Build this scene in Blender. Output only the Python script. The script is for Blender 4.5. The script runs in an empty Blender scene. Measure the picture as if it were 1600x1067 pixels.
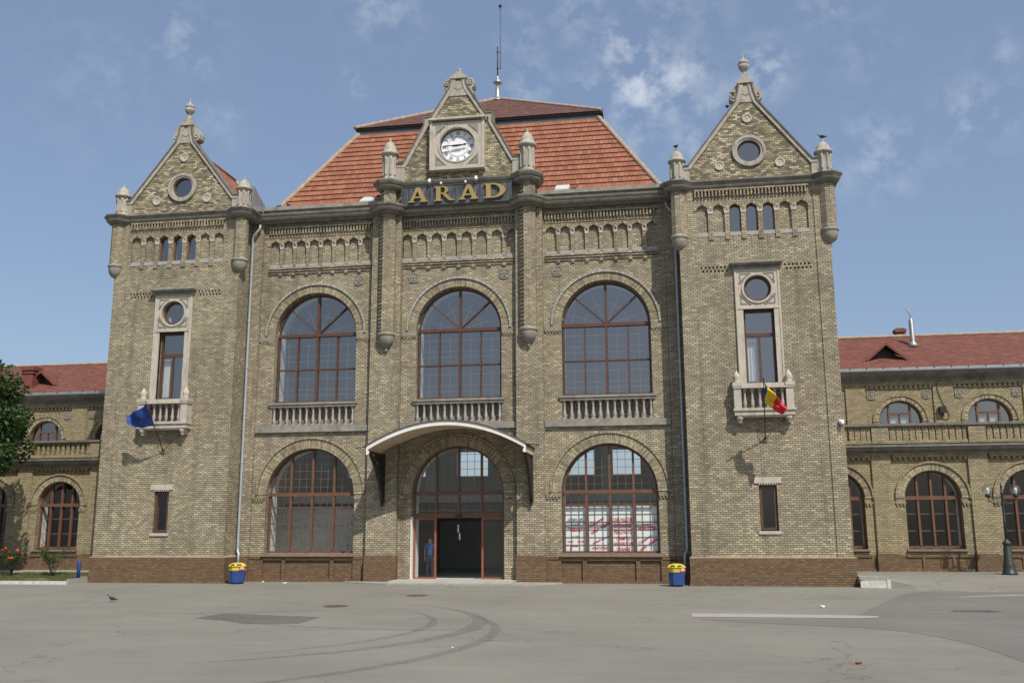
import bpy, bmesh, math, random
from mathutils import Vector, Matrix
from mathutils.geometry import tessellate_polygon
R = math.radians
rnd = random.Random(7)
C = bpy.context.scene.collection
scene = bpy.context.scene

# ------------------------------------------------------------------ camera
cam_d = bpy.data.cameras.new('camera')
cam = bpy.data.objects.new('camera', cam_d); C.objects.link(cam)
cam_d.sensor_width = 36.0; cam_d.sensor_fit = 'HORIZONTAL'
cam_d.lens = 1467.1 / 1600 * 36.0
cam_d.clip_end = 3000
r_ = Vector((0.98717139, 0.15960087, -0.00449497)); u_ = Vector((0.0349061, -0.1882602, 0.98149868)); f_ = Vector((-0.15580182, 0.96906432, 0.19141612))
m = Matrix((r_, u_, -f_)).transposed().to_4x4(); m.translation = Vector((8.694, -37.786, 2.3262))
cam.matrix_world = m
scene.camera = cam
CAM = Vector((8.694, -37.786, 2.3262))

# ------------------------------------------------------------------ sky, sun, exposure
SUN = Vector((0.68, -1.0, 1.45)).normalized()
el = math.asin(SUN.z); az = math.atan2(SUN.x, SUN.y)
w = bpy.data.worlds.new('World'); scene.world = w; w.use_nodes = True
nt = w.node_tree; nt.nodes.clear()
def WN(t, **k):
    n = nt.nodes.new(t)
    for a, b in k.items(): setattr(n, a, b)
    return n
sky = WN('ShaderNodeTexSky', sky_type='NISHITA', sun_disc=False, sun_elevation=el, sun_rotation=az, altitude=100, air_density=1.0, dust_density=2.2, ozone_density=1.6)
bg = WN('ShaderNodeBackground'); bg.inputs[1].default_value = 0.108
wo = WN('ShaderNodeOutputWorld')
tc = WN('ShaderNodeTexCoord')
mp = WN('ShaderNodeMapping'); mp.inputs['Scale'].default_value = (1.0, 1.0, 1.15)
nt.links.new(tc.outputs['Generated'], mp.inputs[0])
ns = WN('ShaderNodeTexNoise'); ns.inputs['Scale'].default_value = 34; ns.inputs['Detail'].default_value = 6; ns.inputs['Roughness'].default_value = 0.6; ns.inputs['Distortion'].default_value = 0.0
nt.links.new(mp.outputs[0], ns.inputs['Vector'])
def wmath(op, a, b=None):
    n = WN('ShaderNodeMath', operation=op)
    for i, v in enumerate((a, b)):
        if v is None: continue
        if isinstance(v, (int, float)): n.inputs[i].default_value = v
        else: nt.links.new(v, n.inputs[i])
    return n.outputs[0]
def ray(px, py):
    return (f_ + r_ * ((px - 800) / 1467.1) + u_ * ((533.5 - py) / 1467.1))
mask = None
for px, py, rad, amp in ((983, 72, .030, .75), (1010, 138, .042, .75), (1062, 120, .032, .6), (925, 150, .030, .35), (830, 130, .025, .4), (1195, 110, .025, .65), (808, 52, .020, .4), (900, 22, .030, .3), (1110, 195, .050, .35), (985, 190, .04, .3), (1370, 245, .040, .35), (1525, 175, .035, .35), (1345, 75, .03, .2), (285, 65, .035, .28), (600, 4, .035, .4), (558, 128, .014, .35), (1040, 8, .03, .3), (1285, 4, .025, .3), (150, 135, .06, .12), (345, 190, .025, .2), (1560, 85, .02, .25), (1100, 20, .03, .2)):
    d = ray(px, py).normalized()
    vd = WN('ShaderNodeVectorMath', operation='DISTANCE'); nt.links.new(tc.outputs['Generated'], vd.inputs[0]); vd.inputs[1].default_value = d
    g = wmath('MULTIPLY', wmath('DIVIDE', vd.outputs['Value'], rad), wmath('DIVIDE', vd.outputs['Value'], rad))
    g = wmath('MULTIPLY', wmath('POWER', 2.718, wmath('MULTIPLY', g, -1.0)), amp)
    mask = g if mask is None else wmath('MAXIMUM', mask, g)
base_mask = wmath('ADD', mask, 0.0)
mr = WN('ShaderNodeMapRange'); mr.inputs['From Min'].default_value = 0.44; mr.inputs['From Max'].default_value = 0.68
nt.links.new(ns.outputs[0], mr.inputs[0])
cl = wmath('MULTIPLY', mr.outputs[0], base_mask)
cl.node.use_clamp = True
mx = WN('ShaderNodeMix', data_type='RGBA'); nt.links.new(cl, mx.inputs['Factor'])
# broad tint of the humid summer air, same in every direction
hz = WN('ShaderNodeMix', data_type='RGBA'); hz.inputs['Factor'].default_value = 0.42
nt.links.new(sky.outputs[0], hz.inputs['A']); hz.inputs['B'].default_value = (2.2, 2.85, 4.1, 1)
nt.links.new(hz.outputs['Result'], mx.inputs['A']); mx.inputs['B'].default_value = (5.4, 5.8, 6.4, 1)
nt.links.new(mx.outputs['Result'], bg.inputs[0]); nt.links.new(bg.outputs[0], wo.inputs[0])

sl = bpy.data.lights.new('sun', 'SUN'); sl.energy = 3.6; sl.angle = R(0.5); sl.color = (1.0, 0.95, 0.86)
so = bpy.data.objects.new('sun', sl); C.objects.link(so); so.rotation_euler = SUN.to_track_quat('Z', 'Y').to_euler(); so.location = (20, -40, 60)
scene.view_settings.view_transform = 'Standard'; scene.view_settings.look = 'None'
scene.view_settings.exposure = 0.32; scene.view_settings.gamma = 1
scene.render.engine = 'CYCLES'

# ------------------------------------------------------------------ materials
MATS = {}
class NT:
    def __init__(s, name, rough=0.8, metal=0.0, spec=0.4):
        s.m = bpy.data.materials.new(name); s.m.use_nodes = True; s.t = s.m.node_tree
        s.b = s.t.nodes['Principled BSDF']; s.o = s.t.nodes['Material Output']
        s.b.inputs['Roughness'].default_value = rough; s.b.inputs['Metallic'].default_value = metal
        s.b.inputs['Specular IOR Level'].default_value = spec
        MATS[name] = s.m
    def n(s, t, **k):
        n = s.t.nodes.new(t)
        for a, b in k.items(): setattr(n, a, b)
        return n
    def l(s, a, b): s.t.links.new(a, b)
    def put(s, sock, v):
        if isinstance(v, (int, float)): sock.default_value = v
        elif isinstance(v, tuple): sock.default_value = v if len(v) == len(sock.default_value) else v + (1,)
        else: s.l(v, sock)
    def math(s, op, a, b=0.0, clamp=False):
        n = s.n('ShaderNodeMath', operation=op); n.use_clamp = clamp; s.put(n.inputs[0], a); s.put(n.inputs[1], b); return n.outputs[0]
    def mix(s, f, a, b, blend='MIX'):
        n = s.n('ShaderNodeMix', data_type='RGBA', blend_type=blend); s.put(n.inputs['Factor'], f); s.put(n.inputs['A'], a); s.put(n.inputs['B'], b); return n.outputs['Result']
    def noise(s, scale, detail=4, vec=None, rough=0.55, dist=0.0, stretch=None):
        if vec is None: vec = s.n('ShaderNodeNewGeometry').outputs['Position']
        if stretch:
            mpp = s.n('ShaderNodeMapping'); s.l(vec, mpp.inputs[0]); mpp.inputs['Scale'].default_value = stretch; vec = mpp.outputs[0]
        n = s.n('ShaderNodeTexNoise'); n.inputs['Scale'].default_value = scale; n.inputs['Detail'].default_value = detail
        n.inputs['Roughness'].default_value = rough; n.inputs['Distortion'].default_value = dist; s.l(vec, n.inputs['Vector']); return n.outputs[0]
    def ramp(s, f, stops):
        n = s.n('ShaderNodeValToRGB'); e = n.color_ramp.elements
        while len(e) < len(stops): e.new(0.5)
        for i, (p, c) in enumerate(stops): e[i].position = p; e[i].color = c if len(c) == 4 else c + (1,)
        s.put(n.inputs[0], f); return n.outputs[0]
    def rng(s, f, a, b, c=0.0, d=1.0):
        n = s.n('ShaderNodeMapRange'); s.put(n.inputs[0], f)
        for i, v in zip((1, 2, 3, 4), (a, b, c, d)): n.inputs[i].default_value = v
        return n.outputs[0]
    def bump(s, h, strength=0.3, dist=0.02):
        n = s.n('ShaderNodeBump'); n.inputs['Strength'].default_value = strength; n.inputs['Distance'].default_value = dist; s.l(h, n.inputs['Height']); s.l(n.outputs[0], s.b.inputs['Normal'])
    def col(s, c): s.put(s.b.inputs['Base Color'], c); return s.m
    def facade(s):      # world coordinates wrapped on to upright faces
        g = s.n('ShaderNodeNewGeometry').outputs['Position']; sp = s.n('ShaderNodeSeparateXYZ'); s.l(g, sp.inputs[0])
        c = s.n('ShaderNodeCombineXYZ'); s.l(s.math('ADD', sp.outputs[0], sp.outputs[1]), c.inputs[0]); s.l(sp.outputs[2], c.inputs[1]); return c.outputs[0], g, sp
    def brick(s, vec, bw, rh, mortar, off=0.5, bias=0.0):
        n = s.n('ShaderNodeTexBrick'); s.l(vec, n.inputs['Vector']); n.offset = off; n.squash = 1.0
        n.inputs['Scale'].default_value = 1; n.inputs['Brick Width'].default_value = bw; n.inputs['Row Height'].default_value = rh
        n.inputs['Mortar Size'].default_value = mortar; n.inputs['Mortar Smooth'].default_value = 0.3; n.inputs['Bias'].default_value = bias
        n.inputs['Color1'].default_value = (0, 0, 0, 1); n.inputs['Color2'].default_value = (1, 1, 1, 1); n.inputs['Mortar'].default_value = (.5, .5, .5, 1)
        # one random value for every single brick
        sp = s.n('ShaderNodeSeparateXYZ'); s.l(vec, sp.inputs[0])
        row = s.math('FLOOR', s.math('DIVIDE', sp.outputs[1], rh))
        ev = s.math('SUBTRACT', 1.0, s.math('FLOORED_MODULO', row, 2.0))
        colm = s.math('FLOOR', s.math('ADD', s.math('DIVIDE', sp.outputs[0], bw), s.math('MULTIPLY', ev, off)))
        cb = s.n('ShaderNodeCombineXYZ'); s.l(colm, cb.inputs[0]); s.l(row, cb.inputs[1])
        wn = s.n('ShaderNodeTexWhiteNoise', noise_dimensions='2D'); s.l(cb.outputs[0], wn.inputs['Vector'])
        return wn.outputs['Value'], n.outputs['Fac']

def brick_mat(name, uv=False, palette=None, mortar=(.095, .085, .063), bw=.205, rh=.084, ms=.0125, gain=1.0, stain=1.0):
    s = NT(name, .82, spec=.3)
    if uv: vec = s.n('ShaderNodeUVMap').outputs[0]; g = s.n('ShaderNodeNewGeometry').outputs['Position']
    else: vec, g, sp = s.facade()
    col, fac = s.brick(vec, bw, rh, ms)
    pal = palette or [(0, (.265, .226, .158)), (.3, (.325, .278, .190)), (.6, (.380, .326, .220)), (.88, (.43, .370, .247)), (1, (.54, .468, .31))]
    c = s.ramp(col, pal)
    # patches of wall laid with darker / paler bricks
    big = s.noise(.32, 6, g, .65)
    c = s.mix(s.rng(big, .40, .62, 0, .62 * stain), c, s.mix(1.0, c, (.62, .60, .58), 'MULTIPLY'))
    c = s.mix(fac, c, mortar)
    mid = s.noise(2.2, 5, g, .65, stretch=(1, 1, .55))
    c = s.mix(s.rng(mid, .54, .74, 0, .42 * stain), c, (.085, .082, .072))
    pale = s.noise(1.4, 5, (s.n('ShaderNodeNewGeometry').outputs['Position']), .7, stretch=(.8, 1, 1.3))
    c = s.mix(s.rng(pale, .6, .78, 0, .30 * stain), c, (.36, .335, .275))
    streak = s.noise(1.3, 5, g, .65, stretch=(1.4, 1.4, .10))
    c = s.mix(s.rng(streak, .53, .72, 0, .48 * stain), c, (.05, .049, .043))
    s.bump(s.math('SUBTRACT', s.math('MULTIPLY', s.noise(40, 2, g), .3), fac), .5, .012)
    return s.col(c)
BR = brick_mat('yellow_brick')
BRU = brick_mat('soldier_brick', uv=True, bw=.26, rh=.075, ms=.008, palette=[(0, (.19, .16, .105)), (.3, (.28, .24, .155)), (.7, (.34, .29, .185)), (1, (.46, .40, .26))], stain=.7)
BRPALE = brick_mat('pale_header_brick', uv=True, bw=.26, rh=.075, ms=.010, palette=[(0, (.30, .29, .255)), (.5, (.40, .385, .34)), (1, (.50, .48, .43))], stain=.5)
BRG = brick_mat('gable_brick', palette=[(0, (.14, .118, .080)), (.25, (.20, .170, .110)), (.5, (.31, .265, .165)), (.8, (.42, .365, .230)), (1, (.62, .55, .38))], stain=.8)
BRW = brick_mat('smooth_brick', palette=[(0, (.235, .193, .112)), (.4, (.30, .248, .145)), (1, (.37, .308, .185))], mortar=(.14, .118, .075), stain=.35)
BRP = brick_mat('painted_brown_brick', palette=[(0, (.130, .083, .046)), (.5, (.165, .105, .058)), (1, (.20, .130, .074))], mortar=(.085, .056, .033), ms=.012, stain=.3)

def plain(name, base, rough=.8, var=.25, scale=3, stain=None, stain_amt=.5, metal=0, spec=.4, bump=.15, stretch=(1, 1, .4)):
    s = NT(name, rough, metal, spec)
    n1 = s.noise(scale, 6, None, .65)
    lo = tuple(v * (1 - var) for v in base); hi = tuple(min(1, v * (1 + var)) for v in base)
    c = s.ramp(n1, [(.3, lo), (.7, hi)])
    if stain: c = s.mix(s.rng(s.noise(scale * .8, 5, None, .7, stretch=stretch), .5, .72, 0, stain_amt), c, stain)
    if bump: s.bump(s.noise(scale * 14, 4), bump, .01)
    return s.col(c)
STONE = plain('cast_stone', (.36, .33, .275), .85, .2, 4, (.12, .112, .095), .75, stretch=(1.6, 1, .25))
STONEP = plain('pale_stone', (.45, .405, .335), .85, .14, 4, (.19, .17, .14), .6, stretch=(2, 1, .3))
STONED = plain('weathered_stone', (.165, .155, .128), .85, .3, 2, (.06, .057, .05), .65, stretch=(1.5, 1, .3))
STONEM = plain('moulding_stone', (.25, .235, .195), .85, .25, 3, (.08, .075, .06), .6)
BALU = plain('grey_baluster_stone', (.33, .31, .29), .8, .15, 6, (.15, .14, .13), .4)
STONEB = plain('weathered_brick_course', (.235, .215, .165), .85, .2, 5, (.11, .10, .08), .5)
CORB = plain('corbel_stone', (.26, .24, .195), .85, .25, 5, (.09, .085, .07), .5)
LEAD = plain('lead_sheet', (.10, .105, .105), .5, .25, 3, (.05, .05, .05), .5, metal=.3)
WOOD = plain('red_brown_frame', (.140, .066, .040), .5, .2, 4, (.09, .04, .025), .5, bump=0)
WOODD = plain('dark_brown_frame', (.10, .045, .028), .5, .2, 4, (.05, .025, .02), .5, bump=0)
WOODR = plain('orange_door_frame', (.27, .085, .045), .4, .1, 4, bump=0)
BARS = plain('thin_glazing_bars', (.17, .085, .05), .6, .1, 5, bump=0)
PLAS = plain('white_plaster', (.62, .61, .56), .9, .05, 1)
PLASG = plain('grey_plaster', (.62, .63, .57), .9, .1, 1)
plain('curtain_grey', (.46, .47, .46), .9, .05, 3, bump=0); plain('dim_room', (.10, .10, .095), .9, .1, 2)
DARK = plain('dark_interior', (.035, .037, .035), .9, .2, 1)
SHEET = plain('zinc_sheet', (.33, .345, .35), .42, .12, 3, (.18, .18, .18), .4, metal=.5)
PIPE = plain('zinc_pipe', (.36, .40, .43), .45, .1, 6, (.2, .22, .24), .3, metal=.4)
IRON = plain('dark_iron', (.022, .020, .018), .5, .3, 8, (.09, .045, .02), .35)
LAMPM = plain('lamp_green_paint', (.030, .036, .034), .45, .2, 6)
WHITEP = plain('white_canopy_paint', (.72, .68, .61), .6, .06, 4, (.45, .41, .35), .3)
SOFF = plain('cream_soffit', (.62, .50, .37), .75, .08, 4, (.4, .33, .25), .3)
CONC = plain('old_concrete', (.30, .285, .25), .9, .2, 3, (.17, .16, .14), .5)
KERBW = plain('whitewashed_kerb', (.52, .51, .47), .85, .2, 8, (.28, .27, .24), .7)
CHIM = plain('painted_red_brick', (.17, .055, .042), .8, .2, 6, (.09, .04, .03), .4)
BLUEP = plain('blue_paint', (.022, .060, .21), .5, .25, 7, (.05, .07, .12), .5)
YELP = plain('yellow_paint', (.58, .46, .05), .5, .15, 9, (.28, .24, .08), .6)
REDP = plain('red_paint', (.55, .03, .04), .45, .1, 8)
WHP = plain('white_paint', (.75, .75, .73), .5, .05, 8)
GOLD = plain('faded_gold', (.33, .24, .095), .55, .12, 5, (.22, .16, .07), .4, metal=.15)
BLACKP = plain('black_paint', (.02, .02, .022), .5, .2, 8)
BARK = plain('bark', (.09, .065, .045), .9, .3, 8)
FLBLUE = plain('blue_cloth', (.022, .060, .26), .8, .15, 3, bump=0)
FLYEL = plain('yellow_cloth', (.75, .50, .02), .8, .08, 3, bump=0)
FLRED = plain('red_cloth', (.62, .03, .035), .8, .08, 3, bump=0)
PAPER = plain('white_poster_paper', (.74, .80, .79), .7, .03, 2, bump=0)
REDT = plain('red_lettering', (.55, .02, .05), .6, .05, 2, bump=0)
BLUET = plain('blue_lettering', (.05, .12, .32), .6, .05, 2, bump=0)
CLKF = plain('clock_enamel', (.80, .81, .82), .35, .02, 2, bump=0)
ROSE = plain('coral_rose_petals', (.75, .08, .05), .7, .1, 8, bump=0)
RUST = plain('rusty_iron_cover', (.12, .07, .05), .7, .3, 20)
PIGB = plain('pigeon_grey', (.045, .048, .055), .6, .3, 12, bump=0)
PIGD = plain('pigeon_dark', (.03, .03, .032), .6, .3, 12, bump=0)
GLOBE = None

def glass(name, refl, tint, rough=0.0):
    s = NT(name); s.t.nodes.remove(s.b)
    tr = s.n('ShaderNodeBsdfTransparent'); tr.inputs[0].default_value = tint + (1,)
    gl = s.n('ShaderNodeBsdfGlossy'); gl.inputs['Roughness'].default_value = rough; gl.inputs[0].default_value = (1, .97, .93, 1)
    fr = s.n('ShaderNodeLayerWeight'); fr.inputs[0].default_value = .5
    bp = s.n('ShaderNodeBump'); bp.inputs['Strength'].default_value = .04; bp.inputs['Distance'].default_value = .02
    s.l(s.noise(1.3, 2), bp.inputs['Height']); s.l(bp.outputs[0], gl.inputs['Normal'])
    f = s.math('ADD', s.math('MULTIPLY', s.math('POWER', fr.outputs['Facing'], 4.0), .8), refl + .045, True)
    mm = s.n('ShaderNodeMixShader'); s.l(f, mm.inputs[0]); s.l(tr.outputs[0], mm.inputs[1]); s.l(gl.outputs[0], mm.inputs[2]); s.l(mm.outputs[0], s.o.inputs[0]); return s.m
GLU = glass('upper_window_glass', .19, (.86, .90, .92))
GLL = glass('lower_window_glass', .015, (.95, .97, .97))
GLOBE = glass('lamp_globe_glass', .10, (.85, .88, .88))

def tile_mat(name, cols, bw, rh, darkrow=.6, uv=True):
    s = NT(name, .8, spec=.3)
    vec = s.n('ShaderNodeUVMap').outputs[0]
    col, fac = s.brick(vec, bw, rh, .010)
    c = s.ramp(col, cols)
    g = s.n('ShaderNodeNewGeometry').outputs['Position']
    c = s.mix(s.rng(s.noise(.9, 5, g), .45, .7, 0, .35), c, s.mix(1.0, c, (.72, .66, .62), 'MULTIPLY'))
    c = s.mix(s.rng(s.noise(5, 4, g), .58, .75, 0, .45), c, (.07, .05, .045))
    c = s.mix(s.math('MULTIPLY', fac, darkrow), c, (.06, .028, .02))
    s.bump(s.math('MULTIPLY', fac, -1.0), .5, .02)
    return s.col(c)
TILE = tile_mat('orange_clay_tiles', [(0, (.235, .088, .052)), (.5, (.285, .110, .064)), (1, (.335, .136, .080))], .21, .40)
TILED = tile_mat('brown_clay_tiles', [(0, (.075, .035, .028)), (.5, (.115, .052, .040)), (1, (.16, .075, .055))], .20, .16)
TILEW = tile_mat('plum_red_tiles', [(0, (.128, .046, .033)), (.5, (.155, .058, .042)), (1, (.19, .074, .054))], .24, .15, .45)

def asphalt(name, base, cover=1.0):
    s = NT(name, .9, spec=.25)
    g = s.n('ShaderNodeNewGeometry').outputs['Position']
    c = s.ramp(s.noise(.22, 6, g, .6), [(.3, tuple(v * .82 for v in base)), (.7, tuple(v * 1.12 for v in base))])
    c = s.mix(s.rng(s.noise(.9, 7, g, .75, stretch=(.5, 1.3, 1)), .5, .72, 0, .42), c, tuple(v * .62 for v in base))
    c = s.mix(s.rng(s.noise(.5, 6, g, .75, stretch=(.3, 1.6, 1)), .52, .68, 0, .35), c, tuple(min(1, v * 1.35) for v in base))
    c = s.mix(s.rng(s.noise(160, 2, g), .35, .7, 0, .35), c, tuple(v * .6 for v in base))
    c = s.mix(s.rng(s.noise(28, 3, g, .8), .46, .66, 0, .42), c, tuple(v * .66 for v in base))
    c = s.mix(s.rng(s.noise(55, 2, g, .8), .60, .72, 0, .5), c, tuple(min(1, v * 1.6) for v in base))
    c = s.mix(s.rng(s.noise(1.1, 3, g, .5, dist=.6), .66, .74, 0, .45), c, tuple(v * .5 for v in base))
    # worn cracks with grit in them
    v = s.n('ShaderNodeTexVoronoi', feature='DISTANCE_TO_EDGE'); v.inputs['Scale'].default_value = .16
    dn = s.n('ShaderNodeTexNoise'); dn.inputs['Scale'].default_value = .9; dn.inputs['Detail'].default_value = 6; s.l(g, dn.inputs['Vector'])
    av = s.n('ShaderNodeVectorMath', operation='ADD'); s.l(g, av.inputs[0]); sc = s.n('ShaderNodeVectorMath', operation='SCALE'); s.l(dn.outputs['Color'], sc.inputs[0]); sc.inputs['Scale'].default_value = 2.4; s.l(sc.outputs[0], av.inputs[1]); s.l(av.outputs[0], v.inputs['Vector'])
    ck = s.math('MULTIPLY', s.rng(v.outputs['Distance'], 0, .0045, 1, 0), s.rng(s.noise(.3, 2, g), .44, .56, 0, .7))
    c = s.mix(ck, c, (.07, .06, .045))
    s.bump(s.noise(60, 4, g, .8), .45, .02)
    if cover < 1:      # thin worn film: the surface below shows through the gaps
        tr = s.n('ShaderNodeBsdfTransparent'); mm = s.n('ShaderNodeMixShader'); s.l(s.rng(s.noise(6, 6, g, .8), .35, .62, 0, cover), mm.inputs[0])
        s.l(tr.outputs[0], mm.inputs[1]); s.l(s.b.outputs[0], mm.inputs[2]); s.l(mm.outputs[0], s.o.inputs[0])
    return s.col(c)
ASPH = asphalt('worn_asphalt', (.238, .226, .192))
ASPD = asphalt('newer_asphalt', (.192, .186, .164))
ASPP = asphalt('asphalt_patch', (.178, .172, .152), .97)

def leafm(name, a, b, c_):
    s = NT(name, .55, spec=.35)
    oi = s.n('ShaderNodeNewGeometry').outputs['Random Per Island']
    c = s.ramp(oi, [(0, a), (.6, b), (1, c_)])
    s.b.inputs['Subsurface Weight'].default_value = 0
    tr = s.n('ShaderNodeBsdfTranslucent'); s.l(c, tr.inputs[0])
    mm = s.n('ShaderNodeMixShader'); mm.inputs[0].default_value = .25; s.l(s.b.outputs[0], mm.inputs[1]); s.l(tr.outputs[0], mm.inputs[2]); s.l(mm.outputs[0], s.o.inputs[0])
    return s.col(c)
LEAF = leafm('tree_leaves', (.026, .050, .014), (.046, .088, .022), (.085, .140, .038))
LEAFR = leafm('rose_leaves', (.035, .060, .018), (.060, .095, .028), (.10, .14, .045))
GRASS = leafm('grass_blades', (.060, .085, .022), (.095, .125, .035), (.20, .19, .08))
SOIL = plain('dry_soil', (.16, .15, .075), .95, .3, 3)

# ------------------------------------------------------------------ mesh tools
SPLIT = {'pilaster', 'door_frame', 'niche_sill', 'spandrel_stone', 'niche_arch', 'window_sill', 'arch_surround', 'arch_moulding', 'impost', 'curtain', 'hall_column', 'partition_wall', 'clock_rim', 'inner_wall'}
class MB:
    def __init__(s): s.v = []; s.f = []; s.m = []; s.uv = {}; s.smooth = set()
    def V(s, *p):
        s.v.append(tuple(p) if len(p) == 3 else tuple(p[0])); return len(s.v) - 1
    def F(s, idx, mi=0, uv=None, sm=False):
        s.f.append(list(idx)); s.m.append(mi)
        if uv: s.uv[len(s.f) - 1] = uv
        if sm: s.smooth.add(len(s.f) - 1)
    def box(s, x0, x1, y0, y1, z0, z1, mi=0):
        b = len(s.v)
        for z in (z0, z1):
            for x, y in ((x0, y0), (x1, y0), (x1, y1), (x0, y1)): s.v.append((x, y, z))
        for q in ((0, 3, 2, 1), (4, 5, 6, 7), (0, 1, 5, 4), (1, 2, 6, 5), (2, 3, 7, 6), (3, 0, 4, 7)): s.F([b + i for i in q], mi)
        return s
    def prism(s, pts, y0, y1, mi=0, ax='y'):
        # closed solid from a polygon; ax y: pts are (x,z); ax z: pts are (x,y); ax x: pts are (y,z)
        a = sum(pts[i][0] * pts[(i + 1) % len(pts)][1] - pts[(i + 1) % len(pts)][0] * pts[i][1] for i in range(len(pts)))
        if a < 0: pts = pts[::-1]
        mk = {'y': lambda p, t: (p[0], t, p[1]), 'z': lambda p, t: (p[0], p[1], t), 'x': lambda p, t: (t, p[0], p[1])}[ax]
        n = len(pts); b = len(s.v)
        for t in (y0, y1):
            for p in pts: s.v.append(mk(p, t))
        lo = [b + i for i in range(n)]; hi = [b + n + i for i in range(n)]
        fl = ax != 'y'
        s.F(lo[::-1] if fl else lo, mi); s.F(hi if fl else hi[::-1], mi)
        for i in range(n):
            j = (i + 1) % n; q = [b + i, b + j, b + n + j, b + n + i]
            s.F(q if fl else q[::-1], mi)
        return s
    def slab(s, outer, holes, y0, y1, mi=0, back=False):
        loops = [outer] + holes
        tri = tessellate_polygon([[Vector((p[0], p[1], 0)) for p in l] for l in loops])
        flat = [p for l in loops for p in l]; n = len(flat); b = len(s.v)
        for y in ((y0, y1)):
            for p in flat: s.v.append((p[0], y, p[1]))
        for t in tri:
            a_, b_, c_ = (flat[i] for i in t)
            cr = (b_[0] - a_[0]) * (c_[1] - a_[1]) - (c_[0] - a_[0]) * (b_[1] - a_[1])
            t = list(t) if cr > 0 else list(t)[::-1]
            s.F([b + i for i in t], mi)
            if back: s.F([b + n + i for i in t[::-1]], mi)
        k = 0
        for li, l in enumerate(loops):
            m_ = len(l); area = sum(l[i][0] * l[(i + 1) % m_][1] - l[(i + 1) % m_][0] * l[i][1] for i in range(m_))
            for i in range(m_):
                j = (i + 1) % m_; q = [b + k + i, b + k + j, b + n + k + j, b + n + k + i]
                if (area > 0) == (li == 0): q = q[::-1]
                s.F(q, mi)
            k += m_
        return s
    def lathe(s, prof, cx, cy, seg=16, mi=0, sm=True, a0=0.0, sx=1, sy=1):
        b = len(s.v)
        for r, z in prof:
            for i in range(seg):
                a = a0 + 2 * math.pi * i / seg; s.v.append((cx + sx * r * math.cos(a), cy + sy * r * math.sin(a), z))
        for k in range(len(prof) - 1):
            for i in range(seg):
                j = (i + 1) % seg
                s.F([b + k * seg + i, b + k * seg + j, b + (k + 1) * seg + j, b + (k + 1) * seg + i], mi, sm=sm)
        s.F([b + i for i in range(seg)][::-1], mi); s.F([b + (len(prof) - 1) * seg + i for i in range(seg)], mi)
        return s
    def tube(s, pts, r, seg=8, mi=0):
        pts = [Vector(p) for p in pts]; n = len(pts); rs = r if isinstance(r, (list, tuple)) else [r] * n
        b = len(s.v); prev = None
        for i, p in enumerate(pts):
            d = (pts[min(i + 1, n - 1)] - pts[max(i - 1, 0)]).normalized()
            if prev is None: a = d.orthogonal().normalized()
            else: a = (prev - d * prev.dot(d)).normalized()
            prev = a; c = d.cross(a)
            for k in range(seg):
                t = 2 * math.pi * k / seg; s.v.append(tuple(p + (a * math.cos(t) + c * math.sin(t)) * rs[i]))
        for i in range(n - 1):
            for k in range(seg):
                j = (k + 1) % seg; s.F([b + i * seg + k, b + i * seg + j, b + (i + 1) * seg + j, b + (i + 1) * seg + k], mi, sm=True)
        s.F([b + k for k in range(seg)][::-1], mi); s.F([b + (n - 1) * seg + k for k in range(seg)], mi)
        return s
    def ring(s, cx, cz, r0, r1, y0, y1, a0=0, a1=180, n=40, mi=0, closed_ends=True):
        # solid arch ring, front face at y0, uv laid so that bricks stand radially
        b = len(s.v); full = abs(a1 - a0) >= 359.9
        for i in range(n + 1):
            a = R(a0 + (a1 - a0) * i / n); c, q = math.cos(a), math.sin(a)
            for r, y in ((r0, y0), (r1, y0), (r1, y1), (r0, y1)): s.v.append((cx + r * c, y, cz + r * q))
        rm = (r0 + r1) / 2
        for i in range(n):
            k = b + i * 4; l0 = R((a1 - a0) * i / n) * rm; l1 = R((a1 - a0) * (i + 1) / n) * rm
            s.F([k, k + 1, k + 5, k + 4], mi, uv=[(0, l0), (r1 - r0, l0), (r1 - r0, l1), (0, l1)])
            s.F([k + 1, k + 2, k + 6, k + 5], mi, uv=[(0, l0), (y1 - y0, l0), (y1 - y0, l1), (0, l1)])
            s.F([k + 2, k + 3, k + 7, k + 6], mi, uv=[(0, l0), (r1 - r0, l0), (r1 - r0, l1), (0, l1)])
            s.F([k + 3, k, k + 4, k + 7], mi, uv=[(0, l0), (y1 - y0, l0), (y1 - y0, l1), (0, l1)])
        if not full:
            s.F([b + 3, b + 2, b + 1, b], mi, uv=[(0, 0)] * 4); s.F([b + n * 4 + i for i in range(4)], mi, uv=[(0, 0)] * 4)
        return s
    def sweep(s, path, prof, mi=0, closed=False):
        # path: (x,y) points, front on the right-hand side of travel; prof: closed polygon of (outward, z)
        n = len(path); offs = []
        P = [Vector(p) for p in path]
        for i in range(n):
            ns_ = []
            if i > 0 or closed: d = (P[i] - P[i - 1]).normalized(); ns_.append(Vector((d.y, -d.x)))
            if i < n - 1 or closed: d = (P[(i + 1) % n] - P[i]).normalized(); ns_.append(Vector((d.y, -d.x)))
            q = sum(ns_, Vector((0, 0)))
            q = q / (q.length_squared) * (2 if len(ns_) == 2 else 1) if len(ns_) == 2 else ns_[0]
            offs.append(q)
        b = len(s.v); m_ = len(prof)
        for i in range(n):
            for o, z in prof: s.v.append((P[i].x + offs[i].x * o, P[i].y + offs[i].y * o, z))
        for i in range(n if closed else n - 1):
            i2 = (i + 1) % n
            for k in range(m_):
                j = (k + 1) % m_; s.F([b + i * m_ + k, b + i2 * m_ + k, b + i2 * m_ + j, b + i * m_ + j], mi)
        if not closed:
            s.F([b + k for k in range(m_)], mi); s.F([b + (n - 1) * m_ + k for k in range(m_)][::-1], mi)
        return s
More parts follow.
